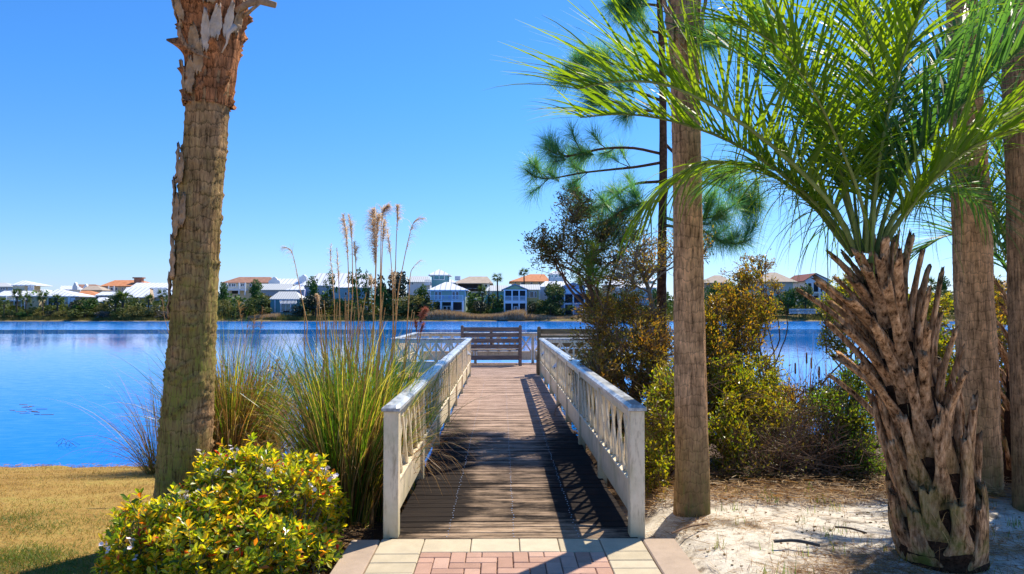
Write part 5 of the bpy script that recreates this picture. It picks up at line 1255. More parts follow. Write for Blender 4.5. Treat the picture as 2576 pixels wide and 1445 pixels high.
# left group
r, s = house(c1, 'low blue house with grey roof at the far left edge of the opposite shore', -40, 118, 258, 222, -20, 55, 214, 8, BLUE, 'seam', wins=[(8, 22, 268, 288), (30, 48, 268, 288), (60, 75, 268, 288)])
r, s = house(c1, 'cream house with a broad grey-white hip roof below the open lookout tower', -60, 372, 345, 298, 40, 290, 184, 9, CREAM, 'white', wins=[(30, 52, 355, 385), (66, 76, 358, 380), (255, 280, 360, 392, 'glass')])
slab(r, s, 184, 1.5, 0, 235, 388, 396); rail(r, s, 184, 1.5, 0, 235, 372, 390, 20); porch(r, s, 184, 1.5, [60, 135, 205, 235], 345, 505)
slab(r, s, 184, .12, -20, 240, 440, 500, 'lower_screen', 'screen')
# lookout tower
r, s = house(c1, 'open lookout tower with cream walls, white columns and a pyramid roof', 105, 338, 242, 200, 215, 232, 190, 6.5, CREAM, 'white', base=345, wx=(120, 232), wins=[(178, 205, 246, 252)])
porch(r, s, 190, -.2, [270, 284, 300, 316], 242, 310, w=.22); slab(r, s, 190, -.5, 232, 320, 300, 312, 'tower_floor'); slab(r, s, 190, -2.5, 180, 262, 286, 318, 'tower_gable', 'trim')
r, s = house(c1, 'low white flat-looking roof between the lookout tower and the white pyramid roof', 318, 470, 318, 284, 330, 440, 215, 8, WHT, 'white')
r, s = house(c1, 'house with a white pyramid hip roof over tall dark windows', 408, 742, 348, 282, 540, 566, 182, 9, TAN, 'white', wins=[(455, 500, 362, 480, 'screen'), (505, 560, 362, 480, 'screen'), (566, 612, 362, 480, 'screen')])
slab(r, s, 182, .3, 640, 662, 352, 470, 'white_pier'); slab(r, s, 182, .3, 668, 705, 362, 400, 'white_panel'); slab(r, s, 182, .15, 616, 645, 355, 405, 'blue_shutter', 'glass_teal')
r, s = house(c1, 'white mission style house with curved parapet and flat white roof', 560, 760, 285, 250, 575, 720, 222, 9, WHT, 'white', kind='gs', wins=[(690, 712, 262, 285, 'screen')])
# curved white parapet
def parapet(c, r, x0, x1, ytop, ybot, d, mat, nm='curved_parapet', th=1.0):
    P0, P1 = S(*cv(c, x0, ybot), d), S(*cv(c, x1, ytop), d); W_ = P1.x - P0.x; H_ = P1.z - P0.z; xc = (P0.x + P1.x) / 2
    prof = [(-.5, 0), (-.5, .38), (-.44, .52), (-.30, .58), (-.22, .78), (-.10, .95), (0, 1), (.10, .95), (.22, .78), (.30, .58), (.44, .52), (.5, .38), (.5, 0)]
    m = MB(); n = len(prof); V = [(xc + a * W_, d, P0.z + b_ * H_) for a, b_ in prof] + [(xc + a * W_, d + th, P0.z + b_ * H_) for a, b_ in prof]
    m.put(V, [(j, (j + 1) % n, (j + 1) % n + n, j + n) for j in range(n)]); m.f.setdefault((n, 0), []).append(np.array([list(range(n)), list(range(2 * n - 1, n - 1, -1))])); m.build(nm, M[mat], r)
parapet(c1, r, 682, 730, 217, 288, 220, 'trim')
r, s = house(c1, 'brown tiled house with small roof peaks beside the white curved parapet', 690, 960, 282, 238, 740, 900, 226, 9, TAN, 'brown', wins=[(770, 782, 290, 305), (820, 835, 290, 305)])
parapet(c1, r, 785, 828, 232, 285, 224.5, 'trim', 'white_dormer')
r, s = house(c1, 'tan hip-roofed wing in front of the brown tiled house', 762, 965, 290, 250, 835, 920, 210, 8, CREAM, 'tan')
r, s = house(c1, 'small house with a low orange hip roof in front of the tiled houses', 702, 922, 342, 297, 770, 850, 196, 8, (.50, .36, .16), 'orange')
r, s = house(c1, 'large cream house with a wide orange tile roof and a brick chimney', 940, 1410, 252, 197, 1085, 1330, 216, 12, CREAM, 'orange', wins=[(975, 998, 266, 292), (1045, 1068, 266, 296), (1092, 1105, 266, 296, 'screen'), (1150, 1160, 266, 290), (1260, 1275, 262, 285)])
rail(r, s, 216, 1.2, 985, 1075, 292, 308, 12); slab(r, s, 216, 1.2, 985, 1075, 307, 312); porch(r, s, 216, 1.2, [1025, 1075], 252, 330, w=.25)
b = MB(); p = S(*cv(c1, 1310, 250), 219); q_ = S(*cv(c1, 1310, 180), 219); b.box((p.x, 219, (p.z + q_.z) / 2), (2.2, 1.4, q_.z - p.z)); b.box((p.x, 219, q_.z + .1), (2.9, 2.0, .35)); b.build('chimney', RM['brown'], r)
r, s = house(c1, 'small grey-blue gabled house with white roof below the orange tile roof', 896, 1125, 338, 306, 965, 1100, 190, 8, GREY, 'white', kind='gs')
r, s = house(c1, 'tiny white pyramid roof of a shed in front of the grey-blue gable', 888, 1042, 400, 360, 935, 1000, 178, 5, GREY, 'white')
r, s = house(c1, 'long white-roofed house rising behind the big white gable roof', 1218, 1605, 268, 222, 1290, 1600, 204, 11, BLUE, 'white', kind='gs', wins=[(1240, 1258, 275, 290)])
r, s = house(c1, 'house with a steep bright white gable roof and shaded tan gable end', 1125, 1418, 358, 264, 1195, 1412, 187, 13, TAN, 'white', kind='gs', wins=[(1160, 1175, 330, 352)])
r, s = house(c1, 'blue-grey seamed roof house joined to the white gable near the palm trunk', 1405, 1600, 358, 270, 1410, 1560, 190, 12, BLUE, 'blueg', kind='gs')
b = MB(); p = S(*cv(c1, 1440, 445), 172.5); b.box((p.x, 173, p.z + .1), (2.9, 1.2, .28)); b.box((p.x, 173, p.z - .55), (2.4, 1.0, 1.0)); tag(b.build('beached_boat', M['trim'], org=tuple(p)), 'small white covered boat among the shore bushes left of the palm trunk', 'boat')
r, s = house(c1, 'blue walled house partly hidden behind the leaning palm trunk', 1545, 1760, 330, 250, 1580, 1740, 198, 10, BLUE, 'white', kind='gs')
# middle-left group
r, s = house(c2, 'cream Mediterranean house with brown tile roof and a white balcony', 205, 900, 380, 309, 432, 820, 222, 13, CREAM, 'brown', wins=[(305, 328, 392, 430), (340, 385, 392, 430), (450, 495, 392, 430), (560, 590, 395, 430)])
slab(r, s, 222, 2.0, 275, 510, 456, 480); rail(r, s, 222, 2.0, 275, 510, 432, 458, 26); porch(r, s, 222, 2.0, [280, 432, 508], 382, 540, w=.35); slab(r, s, 222, .12, 340, 425, 484, 520, 'lower_screen', 'screen')
r, s = house(c2, 'white house with a curved Dutch gable and a long white roof', 860, 1230, 398, 330, 910, 1215, 214, 10, WHT, 'white', kind='gs')
parapet(c2, r, 800, 945, 308, 400, 213, 'trim', 'curved_gable')
b = MB(); p = S(*cv(c2, 1240, 380), 216); q_ = S(*cv(c2, 1240, 305), 216); b.box((p.x, 216, (p.z + q_.z) / 2), (2.2, 1.6, q_.z - p.z)); b.build('chimney', M['trim'], r); parapet(c2, r, 1213, 1268, 278, 310, 215.1, 'trim', 'rounded_chimney_top', 1.8)
r, s = house(c2, 'long low house with a grey standing-seam roof behind the boathouse', 690, 1112, 470, 394, 700, 1108, 200, 9, GREY, 'seam', kind='gs')
r, s = house(c2, 'large grey house with a wide white gable roof behind the pines', 1180, 2110, 415, 262, 1428, 2060, 196, 14, GREY, 'white', kind='gs', wins=[(1215, 1232, 420, 465), (1236, 1255, 420, 465, 'screen')])
r, s = house(c2, 'low purple-blue roofed wing sloping down left of the wide white gable', 1010, 1260, 470, 408, 1160, 1240, 193, 7, LIL, 'white', kind='gs')
r, s = house(c2, 'teal lakeside pavilion with seamed hip roof and striped pergola', 800, 1205, 586, 492, 935, 1150, 174, 7, TEAL, 'seam', wins=[(965, 1075, 640, 745, 'glass_teal')])
porch(r, s, 174, .25, [884, 955, 1085], 590, 752, w=.2); slab(r, s, 174, .5, 985, 1055, 735, 752, 'dark_plinth', 'screen')
b = MB()
for i in range(13):
    p = s(945 + i * 17, 598, 174); b.beam((p.x, 173.9, p.z), (p.x + .6, 172.4, p.z - .95), .10, .22)
b.build('pergola_slats', M['trim'], r)
r, s = house(c2, 'pale blue two-storey house glimpsed behind the tall grass plumes', 1590, 2090, 440, 400, 1620, 2060, 184, 9, (.30, .50, .62), 'white', kind='gs', wins=[(1955, 1978, 620, 672, 'screen'), (1760, 1790, 500, 540), (2010, 2025, 620, 660)])
slab(r, s, 184, .1, 1700, 2080, 572, 580, 'floor_band'); slab(r, s, 184, .25, 2030, 2052, 590, 750, 'cream_pier', 'trim')
# centre group
r, s = house(c3, 'pale house with a grey seamed roof behind the dark round palm', 165, 480, 282, 212, 225, 450, 205, 9, WHT, 'seam', wins=[(200, 215, 290, 315), (240, 258, 290, 315)])
slab(r, s, 205, 1.5, 400, 490, 318, 326); rail(r, s, 205, 1.5, 405, 485, 258, 302, 12)
r, s = house(c3, 'teal lookout tower with a white pyramid roof above the green house', 443, 722, 194, 126, 575, 590, 184, 6, TEAL, 'white', over=.8, wins=[(515, 646, 197, 254, 'glass_teal')])
r, s = house(c3, 'small white roof peak between the teal tower and the tan hip roof', 660, 790, 290, 252, 690, 740, 192, 6, WHT, 'white')
d_ = 172.5; r, s = house(c3, 'green two-storey lake house with white hip roof, balcony and French doors', 437, 943, 381, 284, 655, 705, d_, 9, GRN, 'white', over=.9, wx=(470, 908),
    wins=[(526, 564, 404, 502), (570, 608, 404, 502), (742, 780, 404, 502), (786, 824, 404, 502), (632, 674, 586, 690, 'screen'), (680, 720, 586, 690, 'screen')],
    bands=[(508, 600, 542, 692, 'screen', 'screened_bay', .05), (626, 726, 540, 578, 'screen', 'screened_bay', .05), (756, 868, 540, 692, 'screen', 'screened_bay', .05)])
slab(r, s, d_, 1.3, 470, 884, 514, 530); rail(r, s, d_, 1.3, 474, 880, 450, 508, 44); porch(r, s, d_, 1.3, [500, 604, 742, 876], 516, 700, w=.42); porch(r, s, d_, 1.3, [474, 610, 742, 878], 446, 512, w=.14)
rail(r, s, d_, .8, 605, 735, 648, 690, 14); rail(r, s, d_, .8, 755, 870, 636, 690, 14); slab(r, s, d_, .1, 470, 905, 381, 394, 'frieze'); porch(r, s, d_, .05, [472, 904], 384, 512, w=.18, label='corner_board')
def chair(x0_, x1_, label, d=None):
    p, q_ = s(x0_, 462, d_ - .7), s(x1_, 500, d_ - .7); r2 = thing('balcony_chair', label, 'chair', ((p.x + q_.x) / 2, d_ - .7, q_.z), 'blue chairs on the balcony')
    xc, w_ = (p.x + q_.x) / 2, q_.x - p.x; mt = HM.setdefault('chairblue', plain('blue_chair_paint', (.10, .22, .55), .5, .3))
    m = MB(); m.box((xc, d_ - .45, q_.z + .55), (w_, .06, .6)); m.build('backrest', mt, r2); m = MB(); m.box((xc, d_ - .7, q_.z + .28), (w_, .5, .06)); m.build('seat', mt, r2)
    for sx in (-1, 1):
        for sy in (-.2, .2): m = MB(); m.box((xc + sx * w_ * .45, d_ - .7 + sy, q_.z + .12), (.05, .05, .26)); m.build('leg', mt, r2)
chair(616, 642, 'left one of the two blue chairs on the green house balcony'); chair(694, 722, 'right one of the two blue chairs on the green house balcony')
r, s = house(c3, 'white house with tan hip roof and dark screened porch near the tower', 742, 1250, 297, 215, 955, 1180, 200, 13, WHT, 'tan', over=.8, wins=[(1148, 1182, 312, 348, 'screen')],
    bands=[(820, 1115, 303, 360, 'screen', 'screened_bay', .05), (830, 1110, 366, 398, 'beam', 'dark_balcony', .5), (990, 1095, 418, 480, 'screen', 'screened_bay', .05)])
porch(r, s, 200, .4, [822, 915, 1000, 1062, 1116], 303, 400, mat='beam', w=.2); slab(r, s, 200, .3, 820, 1115, 312, 318, 'mid_rail', 'beam')
b = MB(); p = S(*cv(c3, 812, 262), 204); q_ = S(*cv(c3, 812, 212), 204); b.box((p.x, 204, (p.z + q_.z) / 2), (1.5, 1.3, q_.z - p.z)); b.build('chimney', M['trim'], r)
r, s = house(c3, 'low house with a pale seamed roof and turquoise wall behind the thin cypress', 1140, 1445, 393, 326, 1210, 1440, 188, 9, TURQ, 'seam', kind='gs', wins=[(1236, 1262, 405, 445, 'glass_teal')])
slab(r, s, 188, .1, 1180, 1232, 396, 440, 'white_panel')
d_ = 173; r, s = house(c3, 'yellow-green two-storey house with a gabled double porch and white railings', 1355, 1700, 378, 306, 1525, 1525, d_, 9, YEL, 'blueg', kind='gf', over=.6, wx=(1392, 1672),
    bands=[(1408, 1480, 392, 512, 'screen', 'screened_bay', .06), (1496, 1568, 392, 512, 'screen', 'screened_bay', .06), (1584, 1652, 392, 512, 'screen', 'screened_bay', .06),
           (1408, 1480, 552, 692, 'screen', 'screened_bay', .06), (1496, 1568, 552, 692, 'screen', 'screened_bay', .06), (1584, 1652, 552, 692, 'screen', 'screened_bay', .06), (1385, 1672, 379, 391, 'trim', 'frieze', .6), (1385, 1672, 515, 550, 'trim', 'floor_band', .5), (1385, 1672, 694, 722, 'trim', 'porch_base', .9)])
porch(r, s, d_, .5, [1394, 1488, 1576, 1662], 385, 516, w=.30); porch(r, s, d_, .5, [1394, 1488, 1576, 1662], 550, 700, w=.30)
for xa_, xb_ in ((1400, 1484), (1492, 1572), (1580, 1660)): rail(r, s, d_, .5, xa_, xb_, 460, 512, 10)
for xa_, xb_ in ((1400, 1484), (1580, 1660)): rail(r, s, d_, .5, xa_, xb_, 642, 694, 10)
m = MB(); p, q_ = s(1508, 588, d_), s(1560, 694, d_); m.box(((p.x + q_.x) / 2, d_ - .1, (p.z + q_.z) / 2), (q_.x - p.x, .06, p.z - q_.z)); dr = m.build('door', M['trim'], r); m = MB(); m.box(((p.x + q_.x) / 2, d_ - .14, (p.z + q_.z) / 2 + .1), ((q_.x - p.x) * .6, .04, (p.z - q_.z) * .75)); m.build('pane', M['glass'], dr)
r, s = house(c3, 'yellow wing with pale seamed roof attached right of the double porch house', 1590, 1840, 378, 315, 1585, 1830, 177, 8, YEL, 'seam', kind='gs', wins=[(1676, 1702, 404, 476, 'glass_teal'), (1710, 1758, 404, 476), (1766, 1796, 404, 476)])
r, s = house(c3, 'cream house with orange tile roof behind the tall fan palm', 1455, 1970, 275, 186, 1715, 1890, 208, 14, CREAM, 'orange', over=.8, wins=[(1518, 1532, 285, 305, 'screen'), (1596, 1640, 285, 312), (1716, 1745, 285, 312), (1818, 1836, 285, 308, 'maroonp' if 0 else 'screen')])
r, s = house(c3, 'blue-grey octagonal lookout tower with a flat white roof', 1948, 2160, 182, 148, 2000, 2110, 196, 7, (.34, .46, .56), 'white', wins=[(1975, 2000, 196, 226, 'glass_teal'), (2020, 2052, 196, 226, 'glass_teal'), (2068, 2098, 196, 226, 'glass_teal')])
r, s = house(c3, 'blue house with white slanted roof right of the round grey-green tree', 1825, 2215, 340, 275, 1900, 2190, 186, 9, BLUE, 'white', kind='gs')
d_ = 174; r, s = house(c3, 'lilac-blue two-storey house with balcony half hidden by the rusty shrub', 2085, 2420, 345, 285, 2250, 2250, d_, 9, LIL, 'white', kind='gf',
   bands=[(2125, 2400, 372, 430, 'trim', 'balcony_front', .9), (2140, 2240, 440, 540, 'screen', 'screened_bay', .05), (2140, 2240, 570, 700, 'screen', 'screened_bay', .05), (2260, 2380, 440, 540, 'screen', 'screened_bay', .05), (2125, 2400, 548, 562, 'trim', 'floor_band', .5)])
porch(r, s, d_, .5, [2140, 2250, 2390], 430, 710, w=.3)
# right of the pine
r, s = house(c4, 'tan house with a white pyramid roof seen through the twigs left of the pine', 530, 850, 312, 233, 655, 700, 190, 9, (.45, .36, .26), 'white', wins=[(600, 625, 322, 345), (700, 730, 322, 345)])
r, s = house(c4, 'pale house with teal lookout windows and white roof beside the pine trunk', 900, 1165, 268, 230, 960, 1120, 192, 8, (.22, .42, .48), 'white', wins=[(935, 985, 185 + 90, 235 + 90, 'glass_teal')])
r, s = house(c4, 'low white-roofed house behind the shrubs under the teal lookout', 690, 1180, 352, 305, 760, 1120, 180, 8, (.55, .62, .66), 'white', kind='gs')
r, s = house(c4, 'house with a plain tan hip roof just right of the slim palm trunk', 1760, 2135, 292, 200, 1880, 1960, 200, 10, TAN, 'tan')
r, s = house(c5, 'tan-roofed house with blue-framed windows in the gap left of the stubby palm', 540, 870, 324, 254, 655, 705, 190, 12, (.50, .52, .50), 'tan', over=.9, wins=[(568, 598, 330, 360, 'glass_teal'), (603, 632, 330, 360, 'glass_teal'), (690, 705, 340, 370, 'glass_teal')])
slab(r, s, 190, .3, 560, 640, 362, 374, 'sill_band'); 
d_ = 196; r, s = house(c5, 'white pillared villa with a pediment and maroon roof beside the stubby palm', 912, 1135, 318, 258, 1008, 1008, d_, 14, WHT, 'maroon', kind='gf', wx=(932, 1110), base=560,
   bands=[(935, 1105, 336, 400, 'screen', 'screened_bay', .05), (925, 1115, 322, 336, 'trim', 'frieze', .4), (930, 1112, 402, 414, 'trim', 'balcony_front', .8), (945, 1105, 430, 480, 'screen', 'screened_bay', .05), (945, 980, 500, 540, 'screen', 'screened_bay', .05)])
porch(r, s, d_, .5, [936, 978, 1030, 1060, 1106], 336, 560, w=.5)
r, s = house(c5, 'low beige house under trees between the stubby palm and the stout trunk', 1900, 2060, 440, 400, 1940, 2030, 190, 8, (.5, .45, .38), 'tan')
r, s = house(c5, 'pale house glimpsed between the two rightmost trunks', 2380, 2520, 350, 320, 2410, 2490, 195, 8, WHT, 'tan', wins=[(2420, 2440, 380, 410)])
# white fence and pool fence on the right
fp0, fp1 = S(*cv(c5, 805, 568), 170), S(*cv(c5, 1065, 568), 170)
fr_ = thing('white_fence', 'low white picket fence on the shore under the rounded live oak', 'fence', tuple(fp0)); b = MB(); n = 40
for i in range(n + 1): b.box((fp0.x + (fp1.x - fp0.x) * i / n, 170, fp0.z + .6), (.07, .05, 1.2))
b.build('pickets', M['trim'], fr_); b = MB(); b.box(((fp0.x + fp1.x) / 2, 170.05, fp0.z + 1.1), (fp1.x - fp0.x, .06, .1)); b.box(((fp0.x + fp1.x) / 2, 170.05, fp0.z + .25), (fp1.x - fp0.x, .06, .1)); b.build('rails', M['trim'], fr_)

# ------------------------------------------------------------------ far trees
def crown_mesh(seed, n, blobs, leaf, core=.25):
    rg = np.random.default_rng(seed); B_ = np.array(blobs, float); w = B_[:, 3] ** 2; w /= w.sum(); k = rg.choice(len(B_), n, p=w); v = norm(rg.normal(size=(n, 3))); rad = rg.uniform(.35, 1, n) ** .45
    O = B_[k, :3] + v * (B_[k, 3] * rad)[:, None] * np.array([1, 1, .8]); 
    for i in range(n): O[i] += .09 * np.array(noise.noise_vector(Vector(O[i] * 4)))
    Y = norm(rg.normal(size=(n, 3)) + v * .4); Z = norm(v + rg.normal(size=(n, 3)) * .5)
    V, Fq = instance(DIAMOND[0] * np.array([1.5, 1, 1]), DIAMOND[1], O, Y, Z, leaf * rg.uniform(.6, 1.4, n)); return V, Fq
def mkblobs(seed, n, sx, z0, z1, r0, r1):
    rs = random.Random(seed); return [(rs.uniform(-sx, sx) * (1 - .5 * abs(z)), rs.uniform(-sx, sx), z0 + (z1 - z0) * (i / max(1, n - 1)), rs.uniform(r0, r1)) for i, z in enumerate(np.linspace(-1, 1, n))]
# unit proto crowns: height 1, width about 1
PROTO = {}
def proto(kind, mat):
    if (kind, mat) in PROTO: return PROTO[(kind, mat)]
    sd = len(PROTO) * 7 + 3; rs = random.Random(sd)
    if kind == 'round': bl = [(rs.uniform(-.3, .3), rs.uniform(-.3, .3), rs.uniform(.35, .82), rs.uniform(.12, .24)) for _ in range(13)]; n, lf = 1500, .045
    elif kind == 'bush': bl = [(rs.uniform(-.38, .38), rs.uniform(-.3, .3), rs.uniform(.15, .72), rs.uniform(.14, .25)) for _ in range(14)]; n, lf = 1300, .05
    elif kind == 'pine': bl = [(rs.uniform(-.36, .36) * (1.1 - z), rs.uniform(-.3, .3) * (1.1 - z), z, rs.uniform(.08, .17)) for z in np.linspace(.22, .92, 20)]; n, lf = 1700, .038
    elif kind == 'spindly': bl = [(rs.uniform(-.3, .3), rs.uniform(-.25, .25), z, rs.uniform(.06, .12)) for z in np.linspace(.42, .93, 13)]; n, lf = 850, .035
    elif kind == 'cypress': bl = [(rs.uniform(-.04, .04), 0, z, .13 * (1.05 - z) + .03) for z in np.linspace(.08, .96, 16)]; n, lf = 1000, .022
    V, Fq = crown_mesh(sd, n, bl, lf); me = make_mesh('crown', V, [(Fq, 0)], [M[mat]])
    b = MB(); tr = [(0, 0, -.05), (.02, 0, .2), (-.02, .01, .45), (.01, 0, .8)]; b.tube([Vector(p) for p in tr], [.032, .026, .02, .008], 7)
    for i in range(6):
        q0 = Vector((0, 0, rs.uniform(.15, .5))); e = bl[rs.randrange(len(bl))]; b.tube([q0, q0.lerp(Vector(e[:3]), .5) + Vector((0, 0, -.03)), Vector(e[:3])], [.014, .01, .005], 5)
    V2 = np.concatenate(b.v); me2 = make_mesh('trunk', V2, [(np.concatenate(f), mi) for (k_, mi), f in b.f.items()], [M['f_trunk']])
    PROTO[(kind, mat)] = (me, me2); return me, me2
def palm_proto(kind):
    if kind in PROTO: return PROTO[kind]
    rg = np.random.default_rng(77 + len(PROTO)); n = 34; O, Dd, Ln = [], [], []
    for i in range(n):
        a = rg.uniform(0, 6.28); el = rg.uniform(-.5, 1.1); d_ = np.array([math.cos(a) * math.cos(el), math.sin(a) * math.cos(el), math.sin(el)])
        tip = d_ * .30 * rg.uniform(.7, 1.1)
        for k in range(13):
            fan = norm(d_ + norm(rg.normal(size=3)) * .55); O.append(tip * .5 + np.array([0, 0, .80])); Dd.append(fan); Ln.append(rg.uniform(.14, .26))
    V, Fq = blades(np.array(O), np.array(Dd), Ln, .022, .8, 3); me = make_mesh('fronds', V, [(Fq, 0)], [M['f_palm']])
    b = MB(); b.tube([Vector((0, 0, -.05)), Vector((.015, 0, .4)), Vector((0, 0, .8))], [.045, .035, .045], 8)
    V2 = np.concatenate(b.v); me2 = make_mesh('trunk', V2, [(np.concatenate(f), mi) for (k_, mi), f in b.f.items()], [M['f_trunk']])
    PROTO[kind] = (me, me2); return me, me2
tid = 0
def ftree(c, label, xc, ytop, wpx, d, kind, mat, name='tree', cat='tree', group='trees and bushes on the far shore', ybase=None, wscale=1.0):
    global tid; tid += 1
    p = S(*cv(c, xc, ytop), d); zb = gzf(p.x, d) - .1; H = p.z - zb; Wd = wpx / c[2] / 1.1646 * d / F
    if kind == 'palm': me, me2 = palm_proto('palm%d' % (tid % 2)); sx = Wd / .62; sc_ = (sx, sx, H / .98)
    elif kind == 'wpalm': me, me2 = palm_proto('palm%d' % (tid % 2)); sx = None
    else: me, me2 = proto(kind, mat); sc_ = (Wd / (.9 if kind != 'cypress' else .27), Wd / (.9 if kind != 'cypress' else .27), H / .98)
    r = thing(name, label, cat, (p.x, d, zb), group); 
    if kind == 'wpalm':
        sx = Wd / .62; o = add('fronds', me, r); o.scale = (sx, sx, sx); o.location = (0, 0, H - sx * .98)
        b = MB(); q0 = Vector((p.x, d, zb)); b.tube([q0, q0 + Vector((.1, 0, H * .5)), q0 + Vector((0, 0, H - sx * .15))], [.26, .20, .18], 8); b.build('trunk', M['f_trunk'], r)
    else:
        rz = (tid * 1.7) % 6.28
        for nm, mm in (('crown' if kind not in ('palm',) else 'fronds', me), ('trunk', me2)):
            o = add(nm, mm, r); o.scale = sc_; o.rotation_euler = (0, 0, rz)
    return r
T = ftree
T(c1, 'shaggy palm at the far left edge in front of the cream house', 40, 372, 95, 171, 'palm', None, 'palm_tree', 'palm tree')
T(c1, 'tall cabbage palm in front of the lookout tower house, left of two', 163, 300, 105, 171, 'palm', None, 'palm_tree', 'palm tree')
T(c1, 'cabbage palm in front of the lookout tower house, right of two', 246, 342, 95, 170, 'palm', None, 'palm_tree', 'palm tree')
T(c1, 'shaggy palm between the cream house and the white pyramid roof', 405, 322, 108, 171, 'palm', None, 'palm_tree', 'palm tree')
T(c1, 'broad palm in front of the tall dark windows', 545, 345, 130, 171, 'palm', None, 'palm_tree', 'palm tree')
T(c1, 'yellow-green bush right of the cabbage palms', 322, 425, 120, 170, 'bush', 'f_olive', 'bush', 'bush')
T(c1, 'dark bush at the foot of the shaggy palm', 470, 470, 120, 169, 'bush', 'f_dark', 'bush', 'bush')
T(c1, 'low olive bush below the white pyramid roof', 600, 465, 150, 169, 'bush', 'f_olive', 'bush', 'bush')
T(c1, 'low dark bush on the shore left of the first palms', 110, 455, 130, 169, 'bush', 'f_oak', 'bush', 'bush')
T(c1, 'low green bush under the cabbage palms', 250, 485, 130, 168.5, 'bush', 'f_pine', 'bush', 'bush')
T(c1, 'leaning dark green tree below the small orange roof', 815, 345, 215, 172, 'round', 'f_pine')
T(c1, 'dark low tree between the white pyramid roof and the leaning tree', 705, 365, 130, 172, 'round', 'f_dark')
T(c1, 'grey-green shrub below the tiny white shed roof', 970, 385, 140, 171, 'bush', 'f_olive', 'bush', 'bush')
T(c1, 'pale grey leafless scrub near the waterline', 970, 478, 170, 168.5, 'bush', 'f_grey', 'bush', 'bush')
T(c1, 'low green bush below the leaning tree', 800, 455, 230, 169, 'bush', 'f_oak', 'bush', 'bush')
T(c1, 'big dark palm cluster in front of the steep white gable', 1160, 322, 210, 171, 'palm', None, 'palm_tree', 'palm tree')
T(c1, 'second dark palm in the cluster under the white gable', 1095, 350, 140, 172, 'palm', None, 'palm_tree', 'palm tree')
T(c1, 'slim palm below the right end of the white gable roof', 1402, 345, 105, 171, 'palm', None, 'palm_tree', 'palm tree')
T(c1, 'palm with spread crown next to the leaning trunk', 1530, 300, 110, 172, 'palm', None, 'palm_tree', 'palm tree')
T(c1, 'wide olive bush under the white gable', 1300, 410, 230, 169.5, 'bush', 'f_olive', 'bush', 'bush')
T(c1, 'dark bush at the waterline under the palm cluster', 1130, 440, 190, 169, 'bush', 'f_oak', 'bush', 'bush')
T(c1, 'straw coloured bush beside the leaning palm trunk', 1550, 470, 150, 168.5, 'bush', 'f_grey', 'bush', 'bush')
T(c1, 'olive bush behind the straw coloured bush', 1480, 400, 170, 170, 'bush', 'f_olive', 'bush', 'bush')
T(c2, 'round green pine just right of the leaning palm trunk', 235, 400, 230, 176, 'pine', 'f_pine', 'pine_tree', 'pine tree')
T(c2, 'tall dense pine below the brown tile roof', 640, 370, 300, 176, 'pine', 'f_pine', 'pine_tree', 'pine tree')
T(c2, 'olive bush left of the boathouse', 800, 468, 260, 178, 'round', 'f_olive', 'bush', 'bush')
T(c2, 'dark round tree left of the teal pavilion', 700, 560, 300, 170, 'round', 'f_oak')
T(c2, 'dark bush near the waterline under the dense pine', 480, 600, 300, 170, 'bush', 'f_oak', 'bush', 'bush')
T(c2, 'brown-green bush beside the leaning trunk', 230, 540, 260, 170, 'bush', 'f_olive', 'bush', 'bush')
T(c2, 'dark pine right of the teal pavilion', 1360, 330, 300, 174, 'pine', 'f_pine', 'pine_tree', 'pine tree')
T(c2, 'shadowy oak standing right of the pavilion at the water', 1400, 500, 330, 170, 'round', 'f_dark')
T(c2, 'low dark shrub in front of the pavilion corner', 1180, 640, 190, 169, 'bush', 'f_dark', 'bush', 'bush')
T(c2, 'slender bare-stemmed pine behind the first plumes', 1590, 240, 210, 176, 'spindly', 'f_pine', 'pine_tree', 'pine tree')
T(c2, 'slender tall pine with open crown behind the plumes', 1890, 228, 330, 174, 'spindly', 'f_pine', 'pine_tree', 'pine tree')
T(c2, 'yellow-green round tree low behind the plumes', 1750, 560, 260, 171, 'round', 'f_pine')
T(c2, 'second slender pine of the pair behind the plumes', 2060, 250, 170, 175, 'spindly', 'f_pine', 'pine_tree', 'pine tree')
T(c2, 'glossy dark magnolia tree beside the plumes', 2330, 192, 420, 174, 'round', 'f_dark', 'magnolia_tree')
T(c2, 'green tree in front of the magnolia', 2250, 350, 220, 171, 'round', 'f_pine')
T(c2, 'small dark bush at the foot of the slender pines', 1900, 650, 220, 169, 'bush', 'f_olive', 'bush', 'bush')
T(c3, 'dark round palm left of the teal tower', 335, 280, 240, 175, 'round', 'f_pine')
T(c3, 'wide olive willow-like thicket left of the green house', 260, 385, 480, 171, 'bush', 'f_olive', 'bush', 'bush')
T(c3, 'dense olive bush at the far left of the thicket', 60, 400, 330, 171, 'bush', 'f_oak', 'bush', 'bush')
T(c3, 'brownish low bush touching the green house', 480, 560, 200, 169.5, 'bush', 'f_olive', 'bush', 'bush')
T(c3, 'small tree right of the green house', 960, 412, 110, 176, 'round', 'f_pine')
T(c3, 'pale green tree behind the purple shrub', 1035, 490, 130, 175, 'round', 'f_olive')
T(c3, 'yellowish palm left of the thin cypress', 1118, 352, 135, 178, 'palm', None, 'palm_tree', 'palm tree')
T(c3, 'dark purple shrub between the two main houses', 1100, 498, 180, 172, 'round', 'f_dark', 'bush', 'bush')
T(c3, 'thin dark columnar cypress left of the double porch house', 1198, 290, 46, 174, 'cypress', 'f_dark', 'cypress_tree', 'cypress')
T(c3, 'tall fan palm with bare trunk, left of two', 1304, 195, 150, 178, 'wpalm', None, 'palm_tree', 'palm tree')
T(c3, 'taller fan palm in front of the orange roof, right of two', 1636, 133, 140, 200, 'wpalm', None, 'palm_tree', 'palm tree')
T(c3, 'small stout palm left of the double porch', 1250, 440, 120, 174, 'palm', None, 'palm_tree', 'palm tree')
